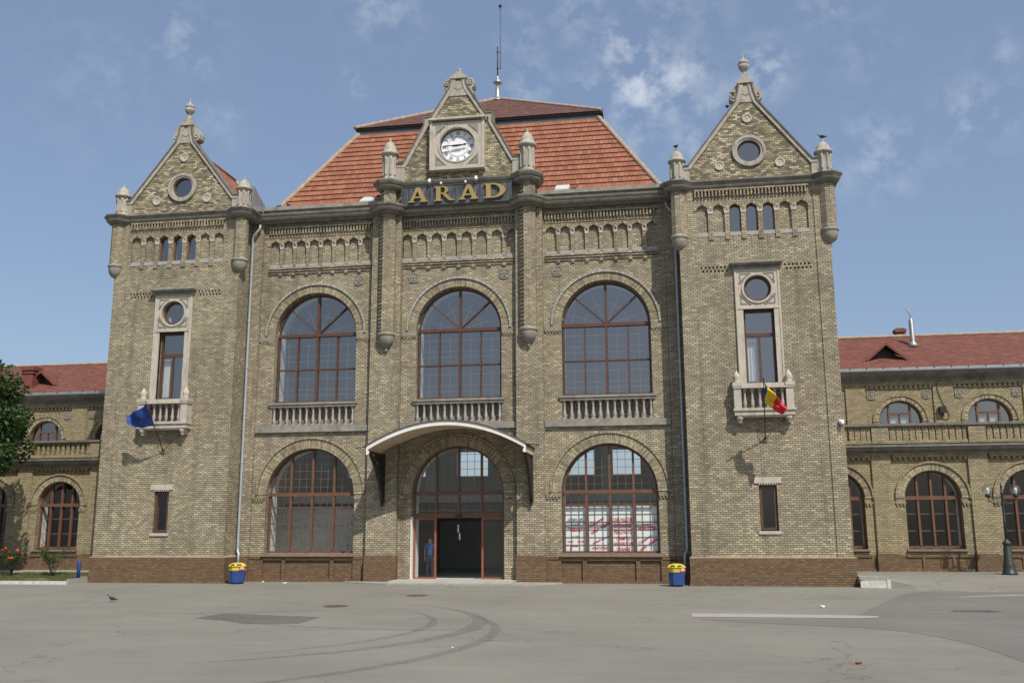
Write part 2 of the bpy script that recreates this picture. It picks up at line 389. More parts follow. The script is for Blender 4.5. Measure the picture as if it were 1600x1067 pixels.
    def band(s, line, w, y0, y1, mi=0):
        # flat strip of width w to the left of an open (x,z) polyline, given depth
        n = len(line); P = [Vector(p) for p in line]; O = []
        for i in range(n):
            ns_ = []
            if i > 0: d = (P[i] - P[i - 1]).normalized(); ns_.append(Vector((-d.y, d.x)))
            if i < n - 1: d = (P[i + 1] - P[i]).normalized(); ns_.append(Vector((-d.y, d.x)))
            q = sum(ns_, Vector((0, 0)))
            q = q / q.length_squared * 2 if len(ns_) == 2 else ns_[0]
            if q.length > 1.6: q = q.normalized() * 1.6
            O.append(P[i] + q * w)
        for i in range(n - 1):
            b = len(s.v)
            for y in (y0, y1):
                for p in (P[i], P[i + 1], O[i + 1], O[i]): s.v.append((p.x, y, p.y))
            s.F([b, b + 1, b + 2, b + 3], mi); s.F([b + 7, b + 6, b + 5, b + 4], mi)
            s.F([b, b + 4, b + 5, b + 1], mi); s.F([b + 3, b + 2, b + 6, b + 7], mi)
            if i == 0: s.F([b, b + 3, b + 7, b + 4], mi)
            if i == n - 2: s.F([b + 1, b + 5, b + 6, b + 2], mi)
        return s
    def mesh(s, name, mats, recalc=True, origin=None):
        me = bpy.data.meshes.new(name)
        v = s.v if origin is None else [(a - origin[0], b - origin[1], c - origin[2]) for a, b, c in s.v]
        me.from_pydata(v, [], s.f)
        for m_ in (mats if isinstance(mats, (list, tuple)) else [mats]): me.materials.append(m_)
        for i, p in enumerate(me.polygons):
            p.material_index = s.m[i]
            if i in s.smooth: p.use_smooth = True
        if s.uv:
            ul = me.uv_layers.new(name='UVMap')
            for i, p in enumerate(me.polygons):
                if i in s.uv:
                    for li, t in zip(p.loop_indices, s.uv[i]): ul.data[li].uv = t
        if recalc:
            bm = bmesh.new(); bm.from_mesh(me); bmesh.ops.recalc_face_normals(bm, faces=bm.faces); bm.to_mesh(me); bm.free()
        me.update(); return me
    def build(s, name, mats, parent=None, recalc=False, local=False):
        off = None
        if name in SPLIT and parent is not None:
            ps = s.pieces()
            if len(ps) > 1: return [p_.build('', mats, parent, recalc, local, ) if False else p_._one(name, mats, parent, recalc, local) for p_ in ps][0]
        return s._one(name, mats, parent, recalc, local)
    def _one(s, name, mats, parent=None, recalc=False, local=False):
        off = None
        if parent is not None and not local:
            off = world_loc(parent)
        me = s.mesh(name, mats, recalc, off)
        o = bpy.data.objects.new(name, me); C.objects.link(o)
        if parent is not None: o.parent = parent
        return o
    def pieces(s):
        par = list(range(len(s.v)))
        def fd(a):
            while par[a] != a: par[a] = par[par[a]]; a = par[a]
            return a
        for f in s.f:
            r0 = fd(f[0])
            for i in f[1:]: par[fd(i)] = r0
        out = {}
        for k, f in enumerate(s.f): out.setdefault(fd(f[0]), []).append(k)
        res = []
        for ks in out.values():
            q = MB(); mp_ = {}
            for k in ks:
                for i in s.f[k]:
                    if i not in mp_: mp_[i] = len(q.v); q.v.append(s.v[i])
                q.F([mp_[i] for i in s.f[k]], s.m[k], s.uv.get(k), k in s.smooth)
            res.append(q)
        return res
def world_loc(o):
    l = Vector(o.location)
    while o.parent is not None: o = o.parent; l += Vector(o.location)
    return l
def thing(name, label, cat, loc=(0, 0, 0), rotz=0, group=None):
    o = bpy.data.objects.new(name, None); C.objects.link(o); o.location = loc; o.rotation_euler = (0, 0, rotz); o.empty_display_size = .3
    return tag(o, label, cat, group)
def tag(o, label, cat, group=None):
    o['label'] = label; o['category'] = cat
    if group: o['group'] = group
    return o
def struct(name, mb, mat):
    o = mb.build(name, mat); o['kind'] = 'structure'; return o
def copy_tree(o, parent=None):
    c = o.copy(); C.objects.link(c); c.parent = parent
    for ch in list(o.children): copy_tree(ch, c)
    return c
def inst(src, parent, loc):
    c = src.copy(); C.objects.link(c); c.parent = parent; c.location = loc; return c
def comb(q, a, b, zt, zm, z1, pitch, wd, y0, y1):
    # a band with a row of square teeth hanging from it, cut from one piece
    a, b = min(a, b), max(a, b); pts = [(a, z1), (a, zm)]; x = a + .03
    while x < b - wd - .02: pts += [(x, zm), (x, zt), (x + wd, zt), (x + wd, zm)]; x += pitch
    q.prism(pts + [(b, zm), (b, z1)], y0, y1)
def rect(x0, x1, z0, z1): return [(x0, z0), (x1, z0), (x1, z1), (x0, z1)]
def arch(cx, hw, z0, zs, n=28):
    p = [(cx - hw, z0), (cx + hw, z0)]
    for i in range(n + 1):
        a = math.pi * i / n; p.append((cx + hw * math.cos(a), zs + hw * math.sin(a)))
    return p
def circ(cx, cz, r, n=36): return [(cx + r * math.cos(2 * math.pi * i / n), cz + r * math.sin(2 * math.pi * i / n)) for i in range(n)]
def text_mesh(body, width=None, size=1.0, depth=.0, shear=0.0):
    cu = bpy.data.curves.new('lettering', 'FONT'); cu.body = body; cu.size = size; cu.align_x = 'CENTER'; cu.align_y = 'CENTER'; cu.extrude = depth; cu.offset = .045 * size
    cu.shear = shear
    ob = bpy.data.objects.new('lettering', cu); C.objects.link(ob)
    dg = bpy.context.evaluated_depsgraph_get(); dg.update()
    me = bpy.data.meshes.new_from_object(ob.evaluated_get(dg)); bpy.data.objects.remove(ob)
    if width:
        xs = [v.co.x for v in me.vertices]; k = width / (max(xs) - min(xs))
        for v in me.vertices: v.co.x *= k
    me.name = 'lettering'; return me

CX = 0.07
YP, YL, YW = 1.25, 1.10, 1.60       # panel face, pier-strip face, window plane of the middle block
exec_later = []

# ================================================================== station building
ST = thing('railway_station', 'three storey yellow brick railway station with two gabled towers and an orange tiled roof', 'building', (CX, 1.6, 0))

def glazing(parent, cx, hw, zb, zs, y, kind, wood, gl):
    fr = MB(); t = .065
    yf0, yf1 = y - .05, y + .05
    # outer frame following the arch
    zf_ = 2.82 if kind == 'door' else zb
    fr.box(cx - hw, cx - hw + t, yf0, yf1, zf_, zs); fr.box(cx + hw - t, cx + hw, yf0, yf1, zf_, zs)
    if kind != 'door': fr.box(cx - hw, cx + hw, yf0 - .01, yf1 + .01, zb, zb + .08)
    fr.ring(cx, zs, hw - t, hw, yf0, yf1)
    bars = MB(); yb0, yb1 = y + .06, y + .085
    if kind == 'upper':
        fr.box(cx - hw, cx + hw, yf0 - .05, yf1 + .01, zs - .07, zs + .07)
        fr.box(cx - .05, cx + .05, yf0 - .035, yf1, zb + .08, zs - .07); fr.box(cx - .05, cx + .05, yf0 - .035, yf1, zs + .07, zs + hw - .04)
        zm = zb + .49 * (zs - zb)
        for s in (-1, 1):
            x = cx + s * hw * .5; fr.box(x - .032, x + .032, yf0 - .015, yf1, zb + .08, zs - .07)
            x0, x1 = sorted((cx + s * .05, cx + s * (hw - t)))
            fr.box(x0, x1, yf0 - .02, yf1 + .015, zm - .03, zm + .03)
            a = R(90 - s * 47); d = Vector((math.cos(a), math.sin(a))); n = Vector((-d.y, d.x)) * .03
            p0 = Vector((cx, zs + .05)) + d * .05; p1 = Vector((cx, zs)) + d * (hw - .04)
            fr.prism([tuple(p0 + n), tuple(p1 + n), tuple(p1 - n), tuple(p0 - n)], yf0 - .012, yf1 - .004)
        th = .011
        for k in (-.75, -.25, .25, .75):
            bars.box(cx + k * hw - th, cx + k * hw + th, yb0, yb1, zb + .1, zs - .07)
        for zz in (.12, .2, .36, .62, .7, .86):
            z = zb + (zs - zb) * zz; bars.box(cx - hw + .07, cx + hw - .07, yb1 + .003, yb1 + .02, z - th, z + th)
        bars.ring(cx, zs, hw * .52 - th, hw * .52 + th, yb1 + .003, yb1 + .02, 0, 180, 24)
        bars.ring(cx, zs, hw * .8 - th, hw * .8 + th, yb1 + .003, yb1 + .02, 0, 180, 24)
        for ad in (18, 66, 114, 162):
            a = R(ad); d = Vector((math.cos(a), math.sin(a))); n = Vector((-d.y, d.x)) * th
            p0 = Vector((cx, zs)) + d * .2; p1 = Vector((cx, zs)) + d * (hw - .07)
            bars.prism([tuple(p0 + n), tuple(p1 + n), tuple(p1 - n), tuple(p0 - n)], yb0, yb1)
    else:
        top = lambda x: zs + math.sqrt(max(0, (hw - .03) ** 2 - (x - cx) ** 2))
        fr.box(cx - hw, cx + hw, yf0 - .05, yf1 + .01, zs - .07, zs + .08)
        zlow = zb + .08 if kind != 'door' else 2.82
        for k in (-.5, 0, .5):
            x = cx + k * hw
            mh = .042 if kind == 'wing' else .046
            fr.box(x - mh, x + mh, yf0 - .03, yf1, zs + .08, top(x) - .01)
            fr.box(x - mh, x + mh, yf0 - .03, yf1, zlow, zs - .07)
        th = .0085 if kind != 'wing' else .012
        nb = 2
        cols = [cx + hw * (-1 + .5 * c + .5 * q / (nb + 1)) for c in range(4) for q in range(1, nb + 1)]
        for x in cols:
            if kind == 'lower': bars.box(x - th, x + th, yb0, yb1, zb + .1, top(x) - .03)
            elif kind == 'door': bars.box(x - th, x + th, yb0, yb1, 2.82, top(x) - .03)
        if kind == 'lower':
            for q, hh in ((.255, .011), (.5, .03), (.775, .03), (.63, .011), (.13, .011), (.38, .011)):
                z = zb + (zs - zb) * (1 - q) if False else zb + (zs - zb) * q
                if hh > .02:
                    for c in range(4): 
                        xa = cx + hw * (-1 + .5 * c); fr.box(xa + .06, xa + hw * .5 - .056, yf0 + .01, yf1 - .01, z - hh, z + hh)
                else: bars.box(cx - hw + .07, cx + hw - .07, yb1 + .003, yb1 + .02, z - hh, z + hh)
        for zz in (.17, .35, .52, .68, .84):
            z = zs + hw * zz; hx = math.sqrt(hw ** 2 - (hw * zz) ** 2) - .06
            if kind != 'wing': bars.box(cx - hx, cx + hx, yb1 + .003, yb1 + .02, z - th, z + th)
        if kind == 'wing':
            for q in (.34, .68):
                z = zb + (zs - zb) * q; bars.box(cx - hw + .07, cx + hw - .07, yb0, yb1, z - .015, z + .015)
    w_ = fr.build('window', wood, parent)
    if bars.f: bars.build('glazing_bars', BARS, w_)
    g = MB(); b = len(g.v); pts = arch(cx, hw - .02, zb + .02, zs, 32) if kind != 'door' else arch(cx, hw - .02, 2.7, zs, 32)
    for p in pts: g.v.append((p[0], y + .02, p[1]))
    g.F(range(b, b + len(pts))); g.build('pane', gl, w_)
    return w_

def niche_row(n, c0, pitch): return [c0 + (i - (n - 1) / 2) * pitch for i in range(n)]

# ---------------------------------------------------------------- middle block walls
def bay(cx, x0, x1, central=False, sgn=1):
    zb_u, zs_u, hu = 7.66, 10.68, 1.84
    zs_l, hl = 3.65, 1.95
    ncx = (CX if central else cx - sgn * .10)
    pitch, nw = (.677, .25) if central else (.620, .235)
    nic = niche_row(8, ncx, pitch)
    zlo = .12 if central else 1.12
    hU = arch(cx, hu + .05, 6.62, zs_u, 40); hL = arch(cx, hl + .04, zlo, zs_l, 40)
    holesN = [arch(x, nw, 13.95, 15.04 - nw, 12) for x in nic]
    wb = MB()
    z0 = -.3 if central else 1.05
    if central:
        o = [(x0, z0), (cx - hl - .04, z0), (cx - hl - .04, zlo)]
    wb.slab(rect(x0, x1, z0, 15.9), [hU, hL] + holesN, YP, YP + .12)
    wb.slab(rect(x0, x1, z0, 15.9), [hU, hL], YP + .12, YP + .33)
    wb.build('brick_wall', BR, ST)
    # recess behind the balusters
    MB().box(cx - hu - .15, cx + hu + .15, YW - .06, YW + .12, 6.5, 7.64).build('brick_wall', BR, ST)
    # plaster lining inside
    MB().slab(rect(x0 - .3, x1 + .3, -.3, 6.4), [arch(cx, hl - .02, zlo + (.0 if central else .04), zs_l, 40)], YW + .14, YW + .7, back=True).build('inner_lining', PLAS, ST)
    MB().slab(rect(x0 - .3, x1 + .3, 6.6, 15.9), [arch(cx, hu - .02, 7.7, zs_u, 40)], YW + .14, YW + .7, back=True).build('inner_lining', PLAS, ST)
    # windows
    glazing(ST, cx, hu, zb_u, zs_u, YW, 'upper', WOODD, GLU)
    glazing(ST, cx, hl, 1.18, zs_l, YW, 'door' if central else 'lower', WOOD, GLL)
    # arch surrounds
    MB().ring(cx, zs_u, hu + .05, 2.22, YP - .03, YP + .08, n=56).build('arch_surround', BRU, ST)
    MB().ring(cx, zs_u, 2.235, 2.33, YP - .09, YP + .08, n=56).build('arch_moulding', BRPALE, ST)
    MB().ring(cx, zs_l, hl + .02, 2.36, YP - .03, YP + .08, n=56).build('arch_surround', BRU, ST)
    MB().ring(cx, zs_l, 2.375, 2.46, YP - .08, YP + .08, n=56).build('arch_moulding', BRU, ST)
    # imposts with a sawtooth row below
    im = MB()
    for a, b in ((x0 + .02, cx - hu - .06), (cx + hu + .06, x1 - .02)):
        im.box(a, b, YP - .04, YP + .05, 10.46, 10.68)
        for k in range(2): tt = MB(); comb(tt, a + .06 * k, b, 10.37 - .09 * k, 10.42 - .07 * k, 10.458 - .04 * k, .13, .065, YP - .055 + .025 * k, YP + .03); tt.build('sawtooth_course', BR, ST)
    for a, b in ((x0 + .02, cx - hl - .05), (cx + hl + .05, x1 - .02)):
        tt = MB(); comb(tt, a, b, 3.36, 3.46, 3.56, .13, .065, YP - .055, YP + .03); tt.build('sawtooth_course', BR, ST)
    im.build('impost', STONEB, ST)
    # stone sill, rail and balusters
    e0, e1 = (x0 + .03, x1 - .03)
    MB().box(e0, e1, YP - .13, YP + .36, 6.33, 6.60).build('stone_sill', STONEM, ST)
    br = MB(); br.box(cx - hu - .14, cx + hu + .14, YP - .07, YW - .08, 7.43, 7.54); br.box(cx - hu - .18, cx + hu + .18, YP - .12, YW - .055, 7.54, 7.63)
    br.box(cx - hu - .03, cx + hu + .03, YP - .06, YP + .2, 6.60, 6.65)
    bal = br.build('balustrade', STONEM, ST)
    wl = world_loc(bal)
    first = None
    for i in range(13):
        x = cx + (i - 6) * .3 ; q = Vector((x, YP + .06, 6.65)) - wl
        if first is None:
            first = BALUSTER_MESH; 
        o = bpy.data.objects.new('baluster', BALUSTER_MESH); C.objects.link(o); o.parent = bal; o.location = q
    # blind arcade: sills, spandrel stones, corbel lines
    sl_ = MB(); sp = MB(); ln = MB(); ar = MB()
    for x in nic: sl_.box(x - nw + .004, x + nw - .004, YP - .02, YP + .119, 13.80, 13.953)
    for a, b in zip(nic[:-1], nic[1:]):
        xm = (a + b) / 2; hw_ = (pitch - 2 * nw) / 2
        sp.prism([(xm - hw_, 14.68), (xm + hw_, 14.68), (xm + hw_ + .03, 14.88), (xm, 15.02), (xm - hw_ - .03, 14.88)], YP - .02, YP + .02)
        ln.box(xm - hw_, xm + hw_, YP - .075, YP + .02, 13.42, 13.56); ln.lathe([(.001, 13.37), (hw_ * .7, 13.40), (hw_ * .9, 13.43)], xm, YP - .0, 10, sy=.5)
    for x in nic: ar.ring(x, 15.04 - nw, nw + .005, nw + .105, YP - .025, YP + .02, 0, 180, 14)
    xa, xb = nic[0] - nw - .03, nic[-1] + nw + .03
    for k in range(3): ln.box(xa, xb, YP - .095 + .02 * k, YP + .02, 13.72 - k * .11, 13.765 - k * .11)
    sl_.build('niche_sill', BALU, ST); sp.build('spandrel_stone', STONEP, ST); ln.build('corbel_course', BR, ST); ar.build('niche_arch', BRU, ST)
    # upright header frieze under the cornice
    fz = MB(); x = xa
    fz.box(xa, xb, YP - .12, YP + .02, 15.622, 15.70)
    while x < xb - .05: fz.box(x, x + .062, YP - .11, YP + .02, 15.36, 15.622); x += .142
    fz.box(x0, x1, YP - .03, YP + .02, 15.22, 15.30)
    fz.build('header_frieze', BR, ST)
    if not central:
        # painted plinth with panels
        pl = MB(); pl.box(x0, x1, YP + .06, YP + .34, -.3, 1.04)
        for a, b in ((x0, x0 + .62), (x1 - .62, x1), (cx - 1.15, cx - .98), (cx + 1.0, cx + 1.17)): pl.box(a, b, YP - .04, YP + .08, -.3, .93)
        pl.box(x0, x1, YP - .04, YP + .08, .90, 1.045); pl.box(x0, x1, YP - .06, YP + .08, -.3, .10)
        pl.build('plinth', BRP, ST)
        s_ = MB(); s_.box(cx - hl - .12, cx + hl + .12, YP - .12, YW - .052, 1.045, 1.13); s_.box(cx - hl - .09, cx + hl + .09, YP - .08, YW - .06, 1.13, 1.175)
        s_.build('window_sill', plain('sill_brown', (.21, .155, .105), .8, .2, 4) if 'sill_brown' not in MATS else MATS['sill_brown'], ST)

bm_ = MB(); bm_.box(-.075, .075, -.075, .075, 0, .05); bm_.lathe([(.055, .05), (.045, .09), (.07, .16), (.072, .24), (.05, .38), (.042, .52), (.048, .60), (.06, .66), (.058, .70)], 0, 0, 10); bm_.box(-.068, .068, -.068, .068, .70, .785)
BALUSTER_MESH = bm_.mesh('baluster', BALU)

bay(CX, CX - 2.56, CX + 2.56, True)
bay(-6.433, -9.05, -3.80, False, -1)
bay(6.433, 3.80, 9.05, False, 1)

# piers, strips, turrets of the middle block
def oct_path(cx, cy, r, rev=False):
    # from the left wall line round the front of the turret to the right wall line
    a = [180 + 22.5, 180 + 67.5, 270 + 22.5, 270 + 67.5]
    return [(cx + r * math.cos(R(k)), cy + r * math.sin(R(k))) for k in a]
for s in (-1, 1):
    xa, xb = sorted((CX + s * 2.56, 3.80 * s)); 
    MB().box(xa, xb, .95, YP + .33, 1.08, 16.0).build('pier', BR, ST)
    MB().box(xa - .03, xb + .03, .88, YP + .3, -.3, 1.08).build('plinth', BRP, ST)
    xa, xb = sorted((s * 9.05, s * 9.66)); MB().box(xa, xb, YL, YP + .33, 1.06, 16.0).build('pier', BR, ST)
    MB().box(xa, xb, YL - .05, YP + .3, -.3, 1.06).build('plinth', BRP, ST)
    tx, ty = CX + s * 3.13, .88
    t = MB(); t.lathe([(.37, 10.45), (.37, 17.05)], tx, ty, 8, sm=False, a0=R(22.5)); t.build('turret_shaft', BR, ST)
    t = MB(); t.lathe([(.001, 9.68), (.055, 9.70), (.075, 9.78), (.04, 9.86), (.10, 9.90), (.20, 9.97), (.28, 10.08), (.335, 10.22), (.355, 10.34), (.35, 10.38), (.39, 10.40), (.40, 10.50), (.37, 10.51)], tx, ty, 16); t.build('corbel_bowl', CORB, ST)
# wall up between and above the cornices
MB().box(CX - 3.45, CX + 3.45, 1.02, 1.55, 16.0, 17.1).build('attic_wall', BR, ST)
for s in (-1, 1):
    xa, xb = sorted((CX + s * 3.40, s * 9.66)); MB().box(xa, xb, 1.2, 1.6, 15.9, 16.52).build('attic_wall', BR, ST)
    MB().box(xa + .1, xb - .1, 1.1, 1.7, 16.52, 16.69).build('parapet_coping', STONEM, ST)
TL, TR = (CX - 3.13, .88), (CX + 3.13, .88)
low = [(-9.7, 1.1), (TL[0] - .62, 1.1)] + oct_path(*TL, .46) + [(TL[0] + .60, 1.1), (TR[0] - .60, 1.1)] + oct_path(*TR, .46) + [(TR[0] + .62, 1.1), (9.7, 1.1)]
MB().sweep(low, [(-.3, 15.86), (.04, 15.86), (.10, 15.92), (.12, 15.98), (-.3, 15.98)]).build('cornice', STONED, ST)
MB().sweep(low, [(-.3, 15.98), (.24, 15.98), (.30, 16.06), (.30, 16.075), (-.3, 16.075)]).build('cornice_lip', STONEM, ST)
MB().sweep(low, [(-.3, 16.075), (.27, 16.075), (.33, 16.15), (.35, 16.20), (.35, 16.25), (-.3, 16.33)]).build('cornice', STONED, ST)
up = [(TL[0] - .3, 1.6)] + oct_path(TL[0], TL[1], .40)[0:4] + [(TL[0] + .55, 1.02), (TR[0] - .55, 1.02)] + oct_path(TR[0], TR[1], .40) + [(TR[0] + .3, 1.6)]
MB().sweep(up, [(-.25, 16.96), (.05, 16.96), (.14, 17.03), (-.25, 17.03)]).build('cornice', STONED, ST)
MB().sweep(up, [(-.25, 17.03), (.16, 17.03), (.22, 17.10), (.22, 17.115), (-.25, 17.115)]).build('cornice_lip', STONEM, ST)
MB().sweep(up, [(-.25, 17.115), (.20, 17.115), (.28, 17.20), (.33, 17.30), (.33, 17.36), (-.25, 17.44)]).build('cornice', STONED, ST)
MB().box(CX - 3.4, CX + 3.4, .95, 1.7, 17.2, 17.42).build('attic_wall', STONED, ST)

# pinnacles
def pinnacle(cx, cy, z0, kz, kr, name='pinnacle'):
    p = MB(); Z = lambda v: z0 + v * kz
    p.lathe([(.36 * kr, Z(0)), (.36 * kr, Z(.10)), (.31 * kr, Z(.14)), (.30 * kr, Z(.86)), (.34 * kr, Z(.92))], cx, cy, 8, sm=False, a0=R(22.5))
    for k in range(8):   # slim columns on the corners, arched hollows read between them
        a = R(22.5 + 45 * k); x, y = cx + .305 * kr * math.cos(a), cy + .305 * kr * math.sin(a)
        p.lathe([(.05 * kr, Z(.2)), (.04 * kr, Z(.24)), (.04 * kr, Z(.74)), (.06 * kr, Z(.84))], x, y, 6)
    p.lathe([(.33 * kr, Z(.90)), (.42 * kr, Z(.95)), (.42 * kr, Z(1.0)), (.34 * kr, Z(1.03)), (.315 * kr, Z(1.12)), (.27 * kr, Z(1.24)), (.18 * kr, Z(1.36)), (.08 * kr, Z(1.43)), (.045 * kr, Z(1.46)), (.07 * kr, Z(1.49)), (.07 * kr, Z(1.52)), (.02 * kr, Z(1.56))], cx, cy, 16)
    return p.build(name, STONE, ST)
for T in (TL, TR): pinnacle(T[0], T[1], 17.42, 1.36, .98)

# ---------------------------------------------------------------- clock gable
GY = .95
def mirror(half, cx): return [(cx - x, z) for x, z in half] + [(cx + x, z) for x, z in half[::-1]]
half = [(2.85, 17.40), (2.85, 18.28), (2.50, 18.28), (1.55, 20.05), (1.55, 20.42), (1.24, 20.42), (.60, 21.45), (.42, 21.75), (.33, 22.0), (.30, 22.22)]
out = mirror(half, CX)
MB().prism(out, GY, GY + .38).build('gable_wall', BRG, ST)
for lo_, hi_, xa_, xb_ in ((1, 10, CX - 2.87, CX - 2.45), (10, 19, CX + 2.45, CX + 2.87)):
    cop = MB(); cop.band(out[lo_:hi_], -.17, GY - .07, GY + .45); cop.box(xa_, xb_, GY - .05, GY + .40, 17.40, 18.16); cop.build('gable_coping', STONE, ST)
for lo_, hi_ in ((1, 10), (10, 19)): MB().band(out[lo_:hi_], .045, GY - .12, GY + .47).build('coping_cap', STONED, ST)
tp = MB(); tp.prism([(CX - .52, 21.38), (CX + .52, 21.38), (CX + .26, 22.14), (CX - .26, 22.14)], GY - .035, GY + .2)
tp.box(CX - .40, CX + .40, GY - .12, GY + .45, 22.2, 22.3); tp.prism([(CX - .38, 22.3), (CX + .38, 22.3), (CX + .12, 22.5), (CX - .12, 22.5)], GY - .06, GY + .40)
tp.box(CX - .11, CX + .11, GY + .05, GY + .28, 22.5, 22.62); tp.lathe([(.11, 22.62), (.06, 22.68), (.09, 22.73), (.07, 22.78), (.01, 22.80)], CX, GY + .16, 10)
for s in (-1, 1):   # volutes
    tp.prism([(CX + s * x, z) for x, z in ((.28, 22.24), (.52, 22.26), (.68, 22.18), (.74, 22.0), (.70, 21.84), (.60, 21.74), (.60, 21.62), (.70, 21.56), (.66, 21.42), (.56, 21.40), (.44, 21.72), (.34, 21.98))], GY + .02, GY + .5)
    tp.ring(CX + s * .52, 22.05, .0, .06, GY - .04, GY + .05, 0, 360, 14); tp.ring(CX + s * .52, 22.05, .10, .155, GY - .03, GY + .05, 0, 360, 18)
tp.build('gable_top', STONE, ST)
sm_ = MB(); sm_.box(CX - .20, CX - .10, GY - .045, GY, 21.72, 21.76); sm_.box(CX - .09, CX + .09, GY - .045, GY, 21.67, 21.71); sm_.box(CX + .10, CX + .20, GY - .045, GY, 21.72, 21.76); sm_.build('joint_marks', STONED, ST)
# clock surround
cz = 18.93; cr = .77
cs = MB(); cs.slab(rect(CX - 1.12, CX + 1.12, 17.86, 20.02), [circ(CX, cz, .80, 48)], GY - .30, GY + .01)
cs.box(CX - 1.24, CX - 1.12, GY - .34, GY, 17.78, 20.10); cs.box(CX + 1.12, CX + 1.24, GY - .34, GY, 17.78, 20.10); cs.box(CX - 1.12, CX + 1.12, GY - .33, GY, 17.78, 17.86)
cs.box(CX - 1.30, CX + 1.30, GY - .46, GY, 20.10, 20.19)
cs.ring(CX, cz, .80, .86, GY - .33, GY - .25, 0, 360, 56)
cs.build('clock_surround', STONEP, ST)
for sx in (-1, 1):
    for sz in (-1, 1):   # incised corner panels
        hd = MB()
        a, b = CX + sx * .97, cz + sz * .95
        hd.prism([(a, b), (a - sx * .52, b), (a - sx * .40, b - sz * .10), (a - sx * .10, b - sz * .40), (a, b - sz * .52)], GY - .312, GY - .28)
        for k in range(5): hd.ring(a - sx * (.10 + .07 * k), b - sz * (.34 - .065 * k), .02, .035, GY - .33, GY - .30, 0, 360, 8)
        hd.build('carved_corner', STONEM, ST)
ck = thing_c = MB(); ck.ring(CX, cz, 0.001, cr, GY - .06, GY + .02, 0, 360, 56); CLK = ck.build('clock_face', CLKF, ST)
hdk = MB(); hdk.ring(CX, cz, cr - .01, .798, GY - .10, GY + .01, 0, 360, 56); hdk.build('clock_rim', BLACKP, ST)
keyb = MB(); keyb.box(CX - .07, CX + .07, GY - .40, GY - .2, cz + .76, cz + .92); keyb.build('keystone', STONEP, ST)
# numerals
nm = MB(); yk0, yk1 = GY - .075, GY - .058
nm.ring(CX, cz, .462, .475, yk0, yk1, 0, 360, 56)
def stroke(p0, p1, wd, ang, r0):
    # p in local numeral frame: x tangential, z radial outward
    a = R(90 - ang); rad = Vector((math.cos(a), math.sin(a))); tan = Vector((rad.y, -rad.x))
    P0 = Vector((CX, cz)) + rad * (r0 + p0[1]) + tan * p0[0]; P1 = Vector((CX, cz)) + rad * (r0 + p1[1]) + tan * p1[0]
    d = (P1 - P0).normalized(); n = Vector((-d.y, d.x)) * wd / 2
    nm.prism([tuple(P0 + n), tuple(P1 + n), tuple(P1 - n), tuple(P0 - n)], yk0, yk1)
NUM = ['XII', 'I', 'II', 'III', 'IIII', 'V', 'VI', 'VII', 'VIII', 'IX', 'X', 'XI']
WID = {'I': .042, 'V': .085, 'X': .085}
for h, t_ in enumerate(NUM):
    tot = sum(WID[c] for c in t_); x = -tot / 2; H = .17; r0 = .53
    for c in t_:
        wv = WID[c]; xm = x + wv / 2
        if c == 'I': stroke((xm, 0), (xm, H), .022, h * 30, r0)
        if c == 'V': stroke((xm - .03, H), (xm, 0), .024, h * 30, r0); stroke((xm + .03, H), (xm, 0), .012, h * 30, r0)
        if c == 'X': stroke((xm - .03, H), (xm + .03, 0), .024, h * 30, r0); stroke((xm + .03, H), (xm - .03, 0), .012, h * 30, r0)
        x += wv
nm.build('clock_numerals', plain('numeral_grey', (.20, .21, .24), .5, .1, 3), CLK)
def hand(ang, L, wd, y):
    a = R(90 - ang); d = Vector((math.cos(a), math.sin(a))); n = Vector((-d.y, d.x)); c = Vector((CX, cz)); q = MB()
    pts = [c - d * .24 + n * wd * .5, c - d * .14 + n * wd, c + n * wd * 1.2, c + d * L * .55 + n * wd * .7, c + d * L * .72 + n * wd * 1.3, c + d * L]
    pts2 = [c - d * .24 - n * wd * .5, c - d * .14 - n * wd, c - n * wd * 1.2, c + d * L * .55 - n * wd * .7, c + d * L * .72 - n * wd * 1.3]
    q.prism([tuple(p) for p in pts] + [tuple(p) for p in pts2[::-1]], y, y + .012); return q
hand(268, .72, .028, GY - .22).build('clock_hand', BLACKP, CLK)
hand(84, .46, .04, GY - .18).build('clock_hand', BLACKP, CLK)

# ---------------------------------------------------------------- name sign
SG = MB(); SG.box(-2.40, 2.52, .62, .72, 16.17, 17.04, 0)
for a, b, c, d in ((-2.42, 2.54, 16.15, 16.185), (-2.42, 2.54, 17.03, 17.06)): SG.box(a, b, .59, .74, c, d, 1)
for a, b in ((-2.42, -2.385), (2.505, 2.54)): SG.box(a, b, .592, .738, 16.185, 17.03, 1)
for x in (-2, -.7, .8, 2.1): SG.box(x - .02, x + .02, .72, 1.04, 16.5, 16.54, 1); SG.box(x - .02, x + .02, .72, 1.04, 16.9, 16.94, 1)
sgm = NT('sign_board', .45, .2, .5); g = None
cc = sgm.ramp(sgm.noise(3, 6, None, .8, stretch=(5, 1, .35)), [(.38, (.028, .031, .034)), (.52, (.075, .080, .084)), (.66, (.25, .25, .245))]); sgm.col(cc)
sgo = SG.build('name_sign', [sgm.m, LEAD], ST)
